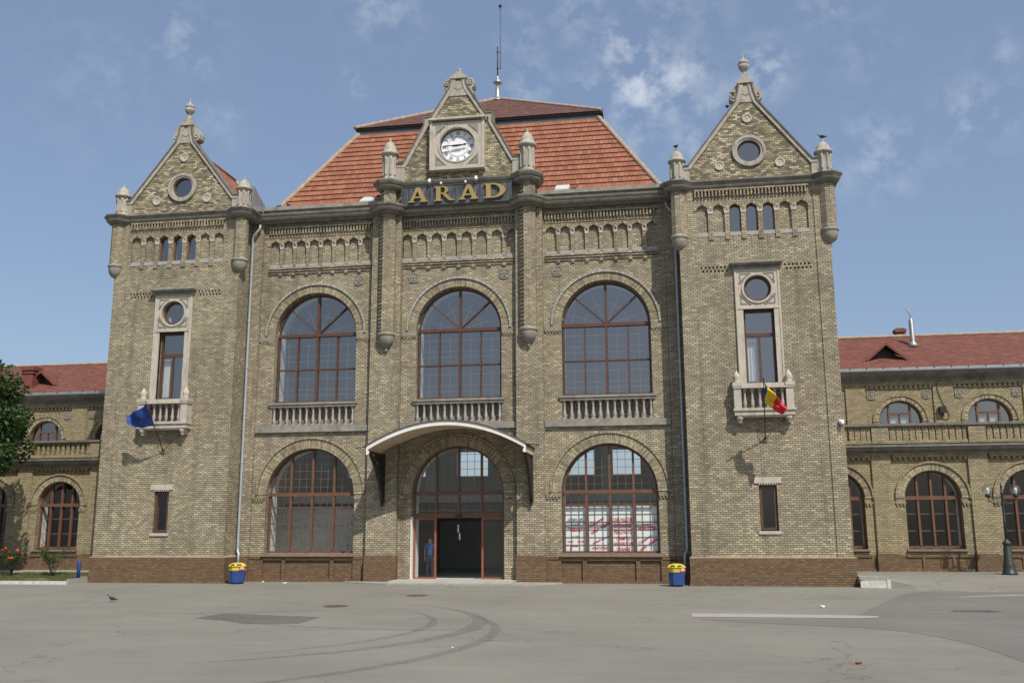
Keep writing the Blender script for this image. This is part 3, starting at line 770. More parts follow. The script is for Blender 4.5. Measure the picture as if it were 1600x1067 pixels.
# serif capitals cut from plate
def letter(ch, x0, x1, z0, z1):
    q = MB(); W_, H_ = x1 - x0, z1 - z0; P = lambda l: [(x0 + a * W_, z0 + b * H_) for a, b in l]; y0, y1 = .50, .60
    if ch == 'A':
        q.prism(P([(0, 0), (.34, 0), (.34, .07), (.25, .09), (.42, .62), (.52, .86), (.44, 1), (.40, 1), (.10, .09), (0, .07)]), y0, y1)
        q.prism(P([(.44, 1), (.60, 1), (.93, .09), (1, .07), (1, 0), (.58, 0), (.58, .07), (.68, .09), (.52, .62), (.46, .80)]), y0 - .003, y1)
        q.prism(P([(.27, .28), (.64, .28), (.61, .38), (.31, .38)]), y0 + .006, y1)
    if ch == 'R':
        q.prism(P([(0, 0), (.40, 0), (.40, .07), (.32, .09), (.32, .91), (.40, 1), (0, 1), (0, .93), (.09, .91), (.09, .09), (0, .07)]), y0, y1)
        # bowl
        arc = [(.45 + .27 * math.cos(R(a)), .735 + .265 * math.sin(R(a))) for a in range(90, -91, -15)]; arc2 = [(.45 + .10 * math.cos(R(a)), .735 + .19 * math.sin(R(a))) for a in range(-90, 91, 15)]
        q.prism(P([(.30, 1)] + arc + [(.30, .47), (.30, .545)] + arc2 + [(.30, .925)]), y0 - .003, y1)
        q.prism(P([(.38, .5), (.60, .5), (.90, .09), (1.02, .07), (1.02, 0), (.76, 0)]), y0 + .006, y1)
    if ch == 'D':
        q.prism(P([(0, 0), (.40, 0), (.32, .09), (.32, .91), (.40, 1), (0, 1), (0, .93), (.10, .91), (.10, .09), (0, .07)]), y0, y1)
        arc = [(.40 + .60 * math.cos(R(a)), .5 + .5 * math.sin(R(a))) for a in range(90, -91, -12)]; arc2 = [(.40 + .35 * math.cos(R(a)), .5 + .41 * math.sin(R(a))) for a in range(-90, 91, 12)]
        q.prism(P([(.30, 1)] + arc + [(.30, 0), (.30, .09)] + arc2 + [(.30, .91)]), y0 - .003, y1)
    q.box(x0 + .4 * W_, x0 + .5 * W_, .59, .63, z0 + .3 * H_, z0 + .33 * H_)
    return q.build('sign_letter', GOLD, sgo)
for ch, a, b in (('A', -2.08, -1.20), ('R', -.90, -.02), ('A', .20, 1.08), ('D', 1.32, 2.27)): letter(ch, a, b, 16.29, 16.96)
# floodlights above the sign
for x in (-1.15, -.62, .95, .48):
    big = x in (-1.15, .95); k_ = .8 if big else .5
    q = MB(); z = 17.24 if big else 17.10
    q.tube([(x, .80, 17.05), (x, .62, 17.10), (x + .02, .52, z)], .014, 6); q.lathe([(.02 * k_, z + .12 * k_), (.07 * k_, z + .10 * k_), (.09 * k_, z), (.10 * k_, z - .09 * k_), (.07 * k_, z - .11 * k_)], x + .02, .50, 12)
    q.build('floodlight', WHP, ST)

# ---------------------------------------------------------------- rosettes
def rosette(cx, cz_, y, parent, mat=CORB, k=1.0):
    q = MB(); q.ring(cx, cz_, .19 * k, .235 * k, y - .045, y + .02, 0, 360, 24); q.ring(cx, cz_, .001, .19 * k, y - .015, y + .02, 0, 360, 24)
    for i in range(5): a = R(90 + 72 * i); q.ring(cx + .11 * k * math.cos(a), cz_ + .11 * k * math.sin(a), .001, .055 * k, y - .05, y, 0, 360, 10)
    q.ring(cx, cz_, .001, .045 * k, y - .07, y, 0, 360, 10)
    for i in range(4):
        a = R(45 + 90 * i); x, z = cx + .26 * k * math.cos(a), cz_ + .26 * k * math.sin(a); q.box(x - .035 * k, x + .035 * k, y - .03, y + .02, z - .035 * k, z + .035 * k)
    return q.build('rosette', mat, parent)
for x, z in ((CX - 2.03, 13.06), (CX + 2.03, 13.06), (4.42, 13.07), (-4.50, 13.07)): rosette(x, z, YP, ST)

# ---------------------------------------------------------------- towers
def tower(sg):
    cx = 12.6 * sg; hw = 2.98; wd = 2.42
    nic = niche_row(7, cx - .03, .663); nw = .235
    hn = [arch(x, nw, 14.02, 15.20 - nw, 12) for x in nic]
    pk = []
    for a, b in ((cx - 2.17, cx - 1.17), (cx + 1.12, cx + 2.17)):
        for row, z in enumerate((12.36, 12.50)):
            x = a + (.0 if row else .06)
            while x < b: pk.append(rect(x, x + .075, z, z + .09)); x += .155
    hwin = rect(cx - .58, cx + .62, 7.70, 10.75); hoc = circ(cx + .02, 11.60, .52, 28); hs = rect(cx - .34, cx + .34, 2.05, 3.80)
    q = MB(); q.slab(rect(cx - hw, cx + hw, 1.05, 15.95), hn + pk + [hwin, hoc, hs], 0, .10)
    q.slab(rect(cx - hw, cx + hw, 1.05, 15.95), hn[2:5] + [hwin, hoc, hs], .10, .45)
    # side and rear walls: full depth above the terraces only
    for s in (-1, 1):
        xa, xb = sorted((cx + s * hw, cx + s * (hw - .4)))
        inner = s != sg
        q.box(xa, xb, .45, 6.9 if inner else 2.78, 1.05, 5.3); q.box(xa, xb, .45, 6.9, 5.3, 15.95)
    q.box(cx - hw + .4, cx + hw - .4, 6.5, 6.9, 5.3, 15.95); q.box(cx - hw + .4, cx + hw - .4, 2.8, 6.88, 5.1, 5.3)
    q.build('tower_wall', BR, ST)
    # corner strips
    st_ = MB()
    for s in (-1, 1):
        xa, xb = sorted((cx + s * wd, cx + s * (hw + .003))); st_.box(xa, xb, -.045, .02, 1.05, 15.95)
    # middle strips running down to the hood
    for x0_, x1_, zlo in ((cx - .80, cx - .64, 13.35), (cx - .02 - .08, cx + .06 - .08, 13.35), (cx + .56, cx + .72, 13.3)): st_.box(x0_, x1_, -.016, .01, zlo, 13.84)
    for a, b in zip(nic[:-1], nic[1:]):
        xm = (a + b) / 2; hh = (.663 - 2 * nw) / 2; st_.box(xm - hh, xm + hh, -.05, .02, 13.72, 14.02)
    st_.build('brick_strip', BR, ST)
    ar = MB(); sp = MB(); sl_ = MB()
    for x in nic: ar.ring(x, 15.20 - nw, nw + .005, nw + .11, -.025, .02, 0, 180, 14); sl_.box(x - nw + .004, x + nw - .004, -.02, .098, 13.86, 14.023)
    for a, b in zip(nic[:-1], nic[1:]):
        xm = (a + b) / 2; hh = (.663 - 2 * nw) / 2
        sp.prism([(xm - hh, 14.84), (xm + hh, 14.84), (xm + hh + .03, 15.02), (xm, 15.15), (xm - hh - .03, 15.02)], -.02, .02)
    ar.build('niche_arch', BRU, ST); sp.build('spandrel_stone', STONEP, ST); sl_.build('niche_sill', BALU, ST)
    fz = MB(); xa, xb = nic[0] - nw - .05, nic[-1] + nw + .05; x = xa; fz.box(xa, xb, -.12, .02, 15.802, 15.86)
    while x < xb - .05: fz.box(x, x + .062, -.11, .02, 15.55, 15.802); x += .142
    fz.build('header_frieze', BR, ST)
    # little windows in the middle three niches
    for x in nic[2:5]:
        w_ = MB(); a = arch(x, nw - .01, 14.03, 15.20 - nw, 12); b_ = arch(x, nw - .05, 14.08, 15.20 - nw, 12); w_.slab(a, [b_], .16, .22); wo_ = w_.build('window', WOOD, ST)
        g_ = MB(); k = len(g_.v)
        for p in b_: g_.v.append((p[0], .19, p[1]))
        g_.F(range(k, k + len(b_))); g_.build('pane', GLU, wo_)
    # plinth
    pl = MB(); pl.box(cx - hw - .09, cx + hw + .09, -.09, 2.6, -.3, 1.02); pl.box(cx - hw - .12, cx + hw + .12, -.12, 2.6, -.3, .17); pl.build('plinth', BRP, ST)
    pt = MB(); path = [(cx - hw - .0, 2.6), (cx - hw - .0, 0), (cx + hw, 0), (cx + hw, 2.6)]
    pt.sweep(path, [(-.05, 1.02), (.095, 1.02), (.10, 1.05), (.01, 1.11), (-.05, 1.11)]); pt.build('plinth_top', plain('plinth_top_stone', (.27, .20, .135), .85, .2, 4) if 'plinth_top_stone' not in MATS else MATS['plinth_top_stone'], ST)
    # turrets
    for s in (-1, 1):
        tx, ty = cx + s * 2.98, .04
        MB().lathe([(.31, 13.90), (.31, 15.9)], tx, ty, 8, sm=False, a0=R(22.5)).build('turret_shaft', BR, ST)
        MB().lathe([(.001, 13.18), (.05, 13.20), (.07, 13.27), (.04, 13.33), (.09, 13.36), (.19, 13.42), (.27, 13.52), (.315, 13.65), (.33, 13.78), (.325, 13.82), (.365, 13.84), (.37, 13.94), (.31, 13.95)], tx, ty, 16).build('corbel_bowl', CORB, ST)
        pinnacle(tx - s * .02, ty + .12, 16.28, 1.0, .90)
    L, Rr = (cx - 2.98, .04), (cx + 2.98, .04)
    path = [(cx - 3.33, 6.9), (cx - 3.33, .4)] + oct_path(*L, .40)[0:4] + [(L[0] + .52, 0), (Rr[0] - .52, 0)] + oct_path(*Rr, .40) + [(cx + 3.33, .4), (cx + 3.33, 6.9)]
    MB().sweep(path, [(-.3, 15.84), (.02, 15.84), (.09, 15.93), (-.3, 15.93)]).build('cornice', STONED, ST)
    MB().sweep(path, [(-.3, 15.93), (.11, 15.93), (.16, 15.99), (.16, 16.005), (-.3, 16.005)]).build('cornice_lip', STONEM, ST)
    MB().sweep(path, [(-.3, 16.005), (.14, 16.005), (.20, 16.10), (.25, 16.17), (.25, 16.22), (-.3, 16.30)]).build('cornice', STONED, ST)
    MB().box(cx - 3.05, cx + 3.05, .08, 6.88, 16.0, 16.28).build('tower_deck', STONED, ST)
    # gable
    gy = .08
    hf = [(2.70, 16.26), (2.70, 16.98), (2.50, 16.98), (.42, 19.72), (.32, 20.05), (.27, 20.30), (.25, 20.50)]
    o = mirror(hf, cx); MB().slab(o, [circ(cx, 17.50, .50, 36)], gy, gy + .35, back=True).build('gable_wall', BRG, ST)
    for lo_, hi_, xa_, xb_ in ((1, 7, cx - 2.72, cx - 2.45), (7, 13, cx + 2.45, cx + 2.72)):
        c_ = MB(); c_.band(o[lo_:hi_], -.155, gy - .07, gy + .42); c_.box(xa_, xb_, gy - .04, gy + .38, 16.26, 16.90); c_.build('gable_coping', STONE, ST)
    c_ = MB()
    c_.ring(cx, 17.50, .48, .56, gy - .06, gy + .1, 0, 360, 40); c_.ring(cx, 17.50, .56, .68, gy - .10, gy + .05, 0, 360, 40)
    c_.build('round_window_surround', STONE, ST)
    for lo_, hi_ in ((1, 7), (7, 13)): MB().band(o[lo_:hi_], .045, gy - .12, gy + .44).build('coping_cap', STONED, ST)
    t = MB(); t.prism([(cx - .46, 19.66), (cx + .46, 19.66), (cx + .22, 20.44), (cx - .22, 20.44)], gy - .035, gy + .2)
    t.box(cx - .33, cx + .33, gy - .12, gy + .45, 20.50, 20.60); t.box(cx - .25, cx + .25, gy - .04, gy + .40, 20.60, 20.70)
    t.prism([(cx - .2, 20.70), (cx + .2, 20.70), (cx + .09, 20.98), (cx - .09, 20.98)], gy + .02, gy + .34)
    for s in (-1, 1):
        t.prism([(cx + s * x, z) for x, z in ((.24, 20.46), (.42, 20.44), (.56, 20.30), (.66, 20.08), (.66, 19.88), (.56, 19.78), (.42, 19.76), (.34, 20.04), (.28, 20.3))], gy + .03, gy + .5)
        t.ring(cx + s * .50, 20.0, .05, .11, gy - .01, gy + .06, 0, 360, 16)
    t.build('gable_top', STONE, ST)
    jm = MB(); jm.box(cx - .17, cx - .08, gy - .045, gy, 20.00, 20.035); jm.box(cx - .08, cx + .08, gy - .045, gy, 19.96, 19.995); jm.box(cx + .08, cx + .17, gy - .045, gy, 20.0, 20.035); jm.build('joint_marks', STONED, ST)
    MB().lathe([(.14, 20.9), (.10, 21.0), (.07, 21.10), (.085, 21.14), (.15, 21.20), (.215, 21.30), (.235, 21.42), (.215, 21.425), (.215, 21.45), (.235, 21.455), (.205, 21.58), (.13, 21.67), (.05, 21.71), (.05, 21.76), (.015, 21.78), (.01, 21.95)], cx, gy + .18, 20).build('finial', STONE, ST)
    # round window and roundels in the gable
    w_ = MB(); w_.ring(cx, 17.50, .42, .48, gy + .1, gy + .17, 0, 360, 36); wo_ = w_.build('window', WOODD, ST)
    g_ = MB(); k = 0
    for p in circ(cx, 17.50, .43, 36): g_.v.append((p[0], gy + .13, p[1]))
    g_.F(range(36)); g_.build('pane', GLU, wo_)
    for x, z in ((-1.22, 16.93), (1.22, 16.93), (0, 18.95)):
        q = MB(); q.ring(cx + x, z, .001, .14, gy - .02, gy + .02, 0, 360, 20); q.ring(cx + x, z, .14, .20, gy - .05, gy + .02, 0, 360, 24); ro = q.build('roundel', STONEP, ST)
        MB().ring(cx + x, z, .001, .022, gy - .03, gy - .01, 0, 360, 8).build('roundel_boss', BLACKP, ro)
    # roof running back behind the gable, hipped at the far end
    rf = MB(); zr = 19.72; ze = 16.3; hx = 2.85; y0, y1, y2 = gy + .36, 5.2, 7.0
    def quad(a, b, c, d):
        k = len(rf.v); rf.v += [a, b, c, d]; A, B_, Cc, D = map(Vector, (a, b, c, d)); L_ = (B_ - A).length; H_ = (D - A).length; off = (C_ := (D - A).dot((B_ - A).normalized()))
        off2 = (Cc - A).dot((B_ - A).normalized()); hh = math.sqrt(max(0, H_ ** 2 - off ** 2)); rf.F([k, k + 1, k + 2, k + 3], 0, uv=[(0, 0), (L_, 0), (off2, hh), (off, hh)])
    quad((cx + hx, y0, ze), (cx + hx, y2, ze), (cx, y1, zr), (cx, y0, zr)); quad((cx - hx, y2, ze), (cx - hx, y0, ze), (cx, y0, zr), (cx, y1, zr))
    quad((cx + hx, y2, ze), (cx - hx, y2, ze), (cx - .01, y1, zr), (cx + .01, y1, zr))
    rfo = rf.build('tower_roof', TILE, ST)
    rc = MB(); rc.tube([(cx, y0, zr + .02), (cx, y1, zr + .02)], .09, 8); rc.tube([(cx, y1, zr + .02), (cx + hx, y2, ze + .03)], .09, 8); rc.tube([(cx, y1, zr + .02), (cx - hx, y2, ze + .03)], .09, 8); rc.build('ridge_tiles', TILE, rfo) if False else rc.build('ridge_tiles', plain('ridge_mortar', (.33, .25, .19), .85, .25, 6) if 'ridge_mortar' not in MATS else MATS['ridge_mortar'], rfo)
    # sloping side parapet on the court side, sheet-metal capped
    xs = cx - sg * 2.95
    sidep = MB(); sidep.prism([(-.0 + .55, 16.2), (.55, 17.55), (2.3, 16.75), (2.3, 16.2)], min(xs, xs - sg * .3), max(xs, xs - sg * .3), ax='x'); sidep.build('side_parapet', SHEET, ST)
    # tall window with round light above, stone frame
    fm = MB(); z0, z1 = 7.70, 12.42
    fm.box(cx - .88, cx - .58, -.07, .12, z0, 10.75); fm.box(cx + .62, cx + .90, -.07, .12, z0, 10.75)
    fm.slab(rect(cx - .88, cx + .90, 10.75, z1), [circ(cx + .02, 11.60, .54, 36)], -.07, .12)
    fm.box(cx - .80, cx + .82, -.10, -.06, 10.76, 10.83)
    fm.ring(cx + .02, 11.60, .54, .62, -.12, -.04, 0, 360, 36)
    for a, b in ((cx - .86, cx - .80), (cx + .82, cx + .88)): fm.box(a, b, -.10, -.06, z0, 12.3)
    fm.build('window_surround', STONEP, ST)
    for sx in (-1, 1):
        for sz in (-1, 1):
            cv = MB()
            a, b = cx + .02 + sx * .66, 11.60 + sz * .62
            for k in range(6): t_ = k / 5; cv.ring(a - sx * .36 * t_, b - sz * .36 * (1 - t_) + sz * 0, .02, .05, -.10, -.06, 0, 360, 8)
            cv.box(min(a, a - sx * .4), max(a, a - sx * .4), -.095, -.06, b - .015, b + .015); cv.box(a - .015, a + .015, -.095, -.06, min(b, b - sz * .4), max(b, b - sz * .4))
            cv.build('carved_corner', STONEM, ST)
    hdm = MB(); hx_ = 1.0
    hdm.box(cx - .95, cx + .97, -.12, .02, 12.42, 12.50)
    x = cx - .92
    while x < cx + .90: hdm.box(x, x + .05, -.20, .02, 12.50, 12.56); x += .09
    hdm.box(cx - hx_, cx + hx_ + .02, -.27, .02, 12.56, 12.62); hdm.box(cx - hx_ - .03, cx + hx_ + .05, -.32, .02, 12.62, 12.71)
    hdm.build('window_hood', STONEM, ST)
    w_ = MB(); a0, a1, y = cx - .56, cx + .60, .22
    w_.box(a0, a0 + .07, y - .04, y + .04, 7.75, 10.73); w_.box(a1 - .07, a1, y - .04, y + .04, 7.75, 10.73); w_.box(a0, a1, y - .045, y + .045, 10.64, 10.74); w_.box(a0, a1, y - .045, y + .045, 7.75, 7.83)
    w_.box(a0 + .07, a1 - .07, y - .06, y + .04, 9.66, 9.80); w_.box(cx - .04, cx + .05, y - .05, y + .04, 7.83, 9.66)
    wo_ = w_.build('window', WOODD, ST); g_ = MB(); g_.v += [(a0, y, 7.8), (a1, y, 7.8), (a1, y, 10.7), (a0, y, 10.7)]; g_.F([0, 1, 2, 3]); g_.build('pane', GLU, wo_)
    cu = MB(); k = 0
    n_ = 14
    for i in range(n_ + 1):
        x = a0 + .05 + (.42 if sg > 0 else .3) * i / n_
        for z in (7.9, 9.6): cu.v.append((x, y + .2 + .03 * math.sin(i * 1.9), z))
    for i in range(n_): cu.F([2 * i, 2 * i + 2, 2 * i + 3, 2 * i + 1])
    cu.build('curtain', PLAS, wo_)
    w_ = MB(); w_.ring(cx + .02, 11.60, .44, .54, .10, .18, 0, 360, 36); wo_ = w_.build('window', WOODD, ST)
    g_ = MB(); g_.v += [(p[0], .14, p[1]) for p in circ(cx + .02, 11.60, .45, 36)]; g_.F(range(36)); g_.build('pane', GLU, wo_)
    # low slit window
    w_ = MB(); w_.box(cx - .32, cx - .22, .10, .2, 2.08, 3.78); w_.box(cx + .22, cx + .32, .10, .2, 2.08, 3.78); w_.box(cx - .22, cx + .22, .10, .2, 2.08, 2.18); w_.box(cx - .22, cx + .22, .10, .2, 3.68, 3.78)
    wo_ = w_.build('window', WOODD, ST); g_ = MB(); g_.v += [(cx - .25, .15, 2.1), (cx + .25, .15, 2.1), (cx + .25, .15, 3.75), (cx - .25, .15, 3.75)]; g_.F([0, 1, 2, 3]); g_.build('pane', GLL, wo_)
    q = MB(); q.box(cx - .51, cx + .51, -.04, .1, 3.86, 4.09); x = cx - .33
    while x < cx + .3: q.box(x, x + .05, -.03, .1, 3.80, 3.862); x += .1
    q.build('lintel', STONEP, ST); MB().box(cx - .42, cx + .42, -.05, .12, 1.93, 2.05).build('window_sill', STONEP, ST)
    # interior back panel keeps the rooms dark
    MB().box(cx - 2.5, cx + 2.5, 2.2, 2.3, 1.1, 15.9).build('inner_wall', PLASG, ST)
    # balcony
    bl = MB(); bl.box(cx - 1.13, cx + 1.15, -.44, .04, 6.46, 6.64); bl.box(cx - 1.17, cx + 1.19, -.50, .04, 6.64, 6.72); bl.box(cx - 1.05, cx + 1.07, -.40, .04, 6.40, 6.46)
    for s in (-1, 1):
        x = cx + s * .99; bl.box(x - .14, x + .14, -.44, .02, 6.72, 7.52)
        xk = cx + s * .93; bl.lathe([(.001, 6.16), (.05, 6.17), (.07, 6.22), (.05, 6.26), (.12, 6.30), (.14, 6.36), (.14, 6.41)], xk, -.28, 12); bl.box(xk - .10, xk + .10, -.22, .02, 6.20, 6.41)
        bl.lathe([(.15, 7.74), (.12, 7.79), (.115, 7.86), (.145, 7.95), (.13, 8.05), (.07, 8.16), (.03, 8.20), (.035, 8.23), (.01, 8.26)], x, -.29, 14)
    bl.box(cx - 1.15, cx + 1.17, -.48, .03, 7.52, 7.60); bl.box(cx - .85, cx + .87, -.40, -.2, 7.60, 7.68)
    bl.box(cx - 1.17, cx - .81, -.50, .0, 7.60, 7.74); bl.box(cx + .83, cx + 1.19, -.50, 0, 7.60, 7.74); bl.box(cx - .85, cx + .85, -.42, -.12, 7.60, 7.72)
    bo = bl.build('balcony', STONEP, ST); wl = world_loc(bo)
    for i in range(6):
        o_ = bpy.data.objects.new('baluster', BALUSTER_MESH); C.objects.link(o_); o_.parent = bo; o_.location = Vector((cx + (i - 2.5) * .285, -.30, 6.72)) - wl
tower(-1); tower(1)

# ---------------------------------------------------------------- main roof
def hip_course(levels, xc, yc, mat, name, uvscale=1.0):
    # levels: list of (half x, half y, z) bottom edge / top edge pairs per course
    q = MB()
    for lvi, ((ax, ay, az), (bx, by, bz)) in enumerate(levels):
        A = [(-ax, -ay), (ax, -ay), (ax, ay), (-ax, ay)]; B = [(-bx, -by), (bx, -by), (bx, by), (-bx, by)]
        for i in range(4):
            j = (i + 1) % 4; k = len(q.v)
            q.v += [(xc + A[i][0], yc + A[i][1], az), (xc + A[j][0], yc + A[j][1], az), (xc + B[j][0], yc + B[j][1], bz), (xc + B[i][0], yc + B[i][1], bz)]
            ln = (Vector(A[j]) - Vector(A[i])).length; lb = (Vector(B[j]) - Vector(B[i])).length; h = math.hypot(bz - az, (ay - by) if i % 2 == 0 else (ax - bx)); o = (ln - lb) / 2
            v0 = az * uvscale
            nrow = uvscale * lvi; q.F([k, k + 1, k + 2, k + 3], 0, uv=[(0, nrow + 0.004), (ln, nrow + 0.004), (ln - o, nrow + h - .004), (o, nrow + h - .004)])
    return q.build(name, mat, ST)
YC = 11.1; ze, zt = 16.75, 21.72; n = 16
lv = []
for i in range(n):
    t0, t1 = i / n, (i + 1) / n
    fx = lambda t: 8.95 + (6.05 - 8.95) * t; fy = lambda t: 9.15 + (6.05 - 9.15) * t
    lv.append(((fx(t0) + .065, fy(t0) + .065, ze + (zt - ze) * t0 - .02), (fx(t1) - .01, fy(t1) - .01, ze + (zt - ze) * t1)))
ro = hip_course(lv, CX, YC, TILE, 'lower_roof', .40)
MB().box(CX - 8.7, CX + 8.7, 1.45, 20, 16.3, 16.72).build('roof_deck', DARK, ST)
MB().box(-9.58, 9.58, 1.58, 19.9, 16.28, 16.50).build('roof_deck', DARK, ST)  # unseen wider deck, added to keep sunlight from leaking into the upper room
E_ = MB()   # boxed eave between the two slopes
E_.prism([(CX - 6.10, 21.60), (CX + 6.10, 21.60), (CX + 6.10, 21.88), (CX - 6.10, 21.88)], YC - 6.10, YC + 6.10)
E_.build('upper_eave', LEAD, ST)
MB().prism([(CX - 6.20, 21.88), (CX + 6.20, 21.88), (CX + 6.20, 21.99), (CX - 6.20, 21.99)], YC - 6.20, YC + 6.20).build('upper_gutter', IRON, ST)
lv = []; n = 26
for i in range(n):
    t0, t1 = i / n, (i + 1) / n; f = lambda t: 6.24 * (1 - t) + .12 * t; z = lambda t: 21.99 + 3.95 * t
    lv.append(((f(t0) + .02, f(t0) + .02, z(t0) - .012), (f(t1), f(t1), z(t1))))
hip_course(lv, CX, YC, TILED, 'upper_roof', .32)
RM = MATS['ridge_mortar']
q = MB()
for sx in (-1, 1):
    for sy in (-1, 1):
        pts = [(CX + sx * (6.24 + (.12 - 6.24) * t), YC + sy * (6.24 + (.12 - 6.24) * t), 22.0 + 3.95 * t) for t in [k / 40 for k in range(41)]]
        q.tube(pts, [.085 + .03 * (k % 2) for k in range(41)], 6)
        pts = [(CX + sx * (8.97 + (6.05 - 8.97) * t), YC + sy * (9.17 + (6.05 - 9.17) * t), ze + (zt - ze) * t) for t in [k / 48 for k in range(49)]]
        q.tube(pts, [.11 + .035 * (k % 2) for k in range(49)], 6)
q.build('ridge_tiles', RM, ST)
# lead finial and lightning mast
za = 25.92
MB().lathe([(.42, za - .12), (.34, za - .04), (.20, za + .12), (.13, za + .35), (.11, za + .75), (.11, za + .92), (.16, za + .97), (.26, za + 1.04), (.27, za + 1.10), (.20, za + 1.18), (.11, za + 1.24), (.08, za + 1.38), (.05, za + 1.50)], CX, YC, 16).build('roof_finial', plain('finial_metal', (.46, .46, .44), .35, .25, 5, (.15, .14, .12), .4, metal=.7), ST)
q = MB(); q.tube([(CX, YC, za + 1.4), (CX, YC, za + 3.3)], .035, 6); q.tube([(CX + .16, YC, za + 1.9), (CX + .16, YC, za + 5.8)], .016, 6)
for z in (za + 1.95, za + 2.95): q.tube([(CX - .07, YC, z), (CX + .22, YC, z)], .022, 6)
q.lathe([(.01, za + 5.98), (.07, za + 5.90), (.10, za + 5.82), (.05, za + 5.75), (.02, za + 5.65)], CX + .16, YC, 10); q.tube([(CX + .02, YC, za + 5.80), (CX + .30, YC, za + 5.80)], .012, 5)
q.build('lightning_mast', IRON, ST)
# small zinc boxes (roof hatches) on the parapet
for a in (-4.3, 4.65):
    q = MB(); q.prism([(1.35, 16.68), (1.35, 16.84), (1.95, 17.22), (1.95, 16.68)], a - .30, a + .30, ax='x'); q.build('roof_hatch', plain('pale_zinc', (.55, .56, .55), .5, .1, 5) if 'pale_zinc' not in MATS else MATS['pale_zinc'], ST)

# closing strips between the linings and the side walls
for s in (-1, 1):
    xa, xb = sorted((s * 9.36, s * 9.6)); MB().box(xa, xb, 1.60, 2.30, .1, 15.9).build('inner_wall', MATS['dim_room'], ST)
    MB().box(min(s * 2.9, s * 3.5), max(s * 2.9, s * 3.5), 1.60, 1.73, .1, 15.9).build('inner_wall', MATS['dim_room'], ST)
# downpipes with hopper and offset foot
for s in (-1, 1):
    x = 9.47 * s; x2 = 9.36 * s
    q = MB(); q.tube([(9.15 * s, .95, 15.80), (9.16 * s, .94, 15.62), (9.30 * s, .90, 15.42), (x, .92, 15.25), (x, .95, 14.9), (x, .95, 1.40), (x - s * .02, .93, 1.27), (x2, .84, 1.16), (x2, .82, 1.05), (x2, .80, .55 if s < 0 else .35)], .058, 10)
    for z in (3, 5.0, 7.1, 9.2, 11.3, 13.4): q.lathe([(.066, z), (.072, z + .02), (.066, z + .05)], x, .95, 10); q.box(x - .012, x + .012, .95, 1.12, z, z + .04)
    q.build('downpipe', PIPE, ST)
    MB().box(min(9.05 * s, 9.45 * s), max(9.05 * s, 9.45 * s), .66, 1.05, 16.36, 16.60).build('rain_hopper', SHEET, ST)

# ---------------------------------------------------------------- door portal
y = YW
d = MB()
for xa, xb in ((CX - 1.95, CX - 1.89), (CX - 1.05, CX - .97), (CX + .97, CX + 1.05), (CX + 1.89, CX + 1.95)): d.box(xa, xb, y - .05, y + .05, .12, 2.62)
for xa, xb in ((CX - 1.89, CX - 1.05), (CX + 1.05, CX + 1.89)): d.box(xa, xb, y - .05, y + .05, .12, .19); d.box(xa, xb, y - .045, y + .045, 2.56, 2.62)
do = d.build('door_frame', WOODR, ST)
for xa, xb in ((CX - 1.9, CX - 1.0), (CX + 1.0, CX + 1.9)):
    g_ = MB(); g_.v += [(xa, y, .15), (xb, y, .15), (xb, y, 2.6), (xa, y, 2.6)]; g_.F([0, 1, 2, 3]); g_.build('pane', GLL, do)
q = MB(); q.box(CX - 1.95, CX + 1.95, y - .07, y + .07, 2.62, 2.82); q.build('door_header', WOOD, ST)
q = MB(); q.box(CX - .07, CX + .07, y - .16, y - .07, 2.70, 2.77); q.lathe([(.03, 2.66), (.05, 2.70)], CX - .09, y - .12, 8); q.lathe([(.03, 2.66), (.05, 2.70)], CX + .1, y - .12, 8); q.build('door_sensor', BLACKP, ST)
MB().box(CX - 2.0, CX - 1.965, YP - .01, YW - .05, .12, 2.68).build('white_trim', WHP, ST)

# canopy: arched thin shell with fascia, soffit, gutter ends and iron brackets
cxn = .10
def arcz(t, rise=.98): return 5.42 + rise * math.sqrt(max(0, 1 - (t * .86) ** 2) ) - rise * math.sqrt(1 - .86 ** 2) if False else 5.42 + rise * (1 - t * t) ** .86 * 1.0
XS = [cxn + 3.25 * math.sin(math.pi / 2 * (-1 + 2 * i / 48)) for i in range(49)]
def top_z(x): t = (x - cxn) / 3.25; return 5.45 + .96 * (1 - abs(t) ** 2.0) ** 1.0 if abs(t) < 1 else 5.45
yf, yb = -1.28, 1.28
q = MB(); T_ = [(x, top_z(x)) for x in XS]
q.prism(T_ + [(x, z + .05) for x, z in T_[::-1]], yf - .04, 1.245); q.build('canopy_roof', LEAD, ST)
q = MB(); bot = [(x, z - .17) for x, z in T_]
bot[0] = (T_[0][0], 5.12); bot[1] = (T_[1][0] + .08, 5.12); bot[2] = (T_[2][0] + .10, 5.20); bot[-1] = (T_[-1][0], 5.12); bot[-2] = (T_[-2][0] - .08, 5.12); bot[-3] = (T_[-3][0] - .10, 5.20)
q.prism([(x, z - .003) for x, z in T_] + bot[::-1], yf, yf + .10); q.build('canopy_fascia', WHITEP, ST)
q = MB(); q.prism([(x, z - .006) for x, z in T_] + [(x, z - .07) for x, z in T_[::-1]], yf + .10, 1.24)
q.box(T_[0][0] + .001, T_[0][0] + .07, yf + .1, .9, 5.14, 5.46); q.box(T_[-1][0] - .07, T_[-1][0] - .001, yf + .1, .9, 5.14, 5.46); q.build('canopy_soffit', SOFF, ST)
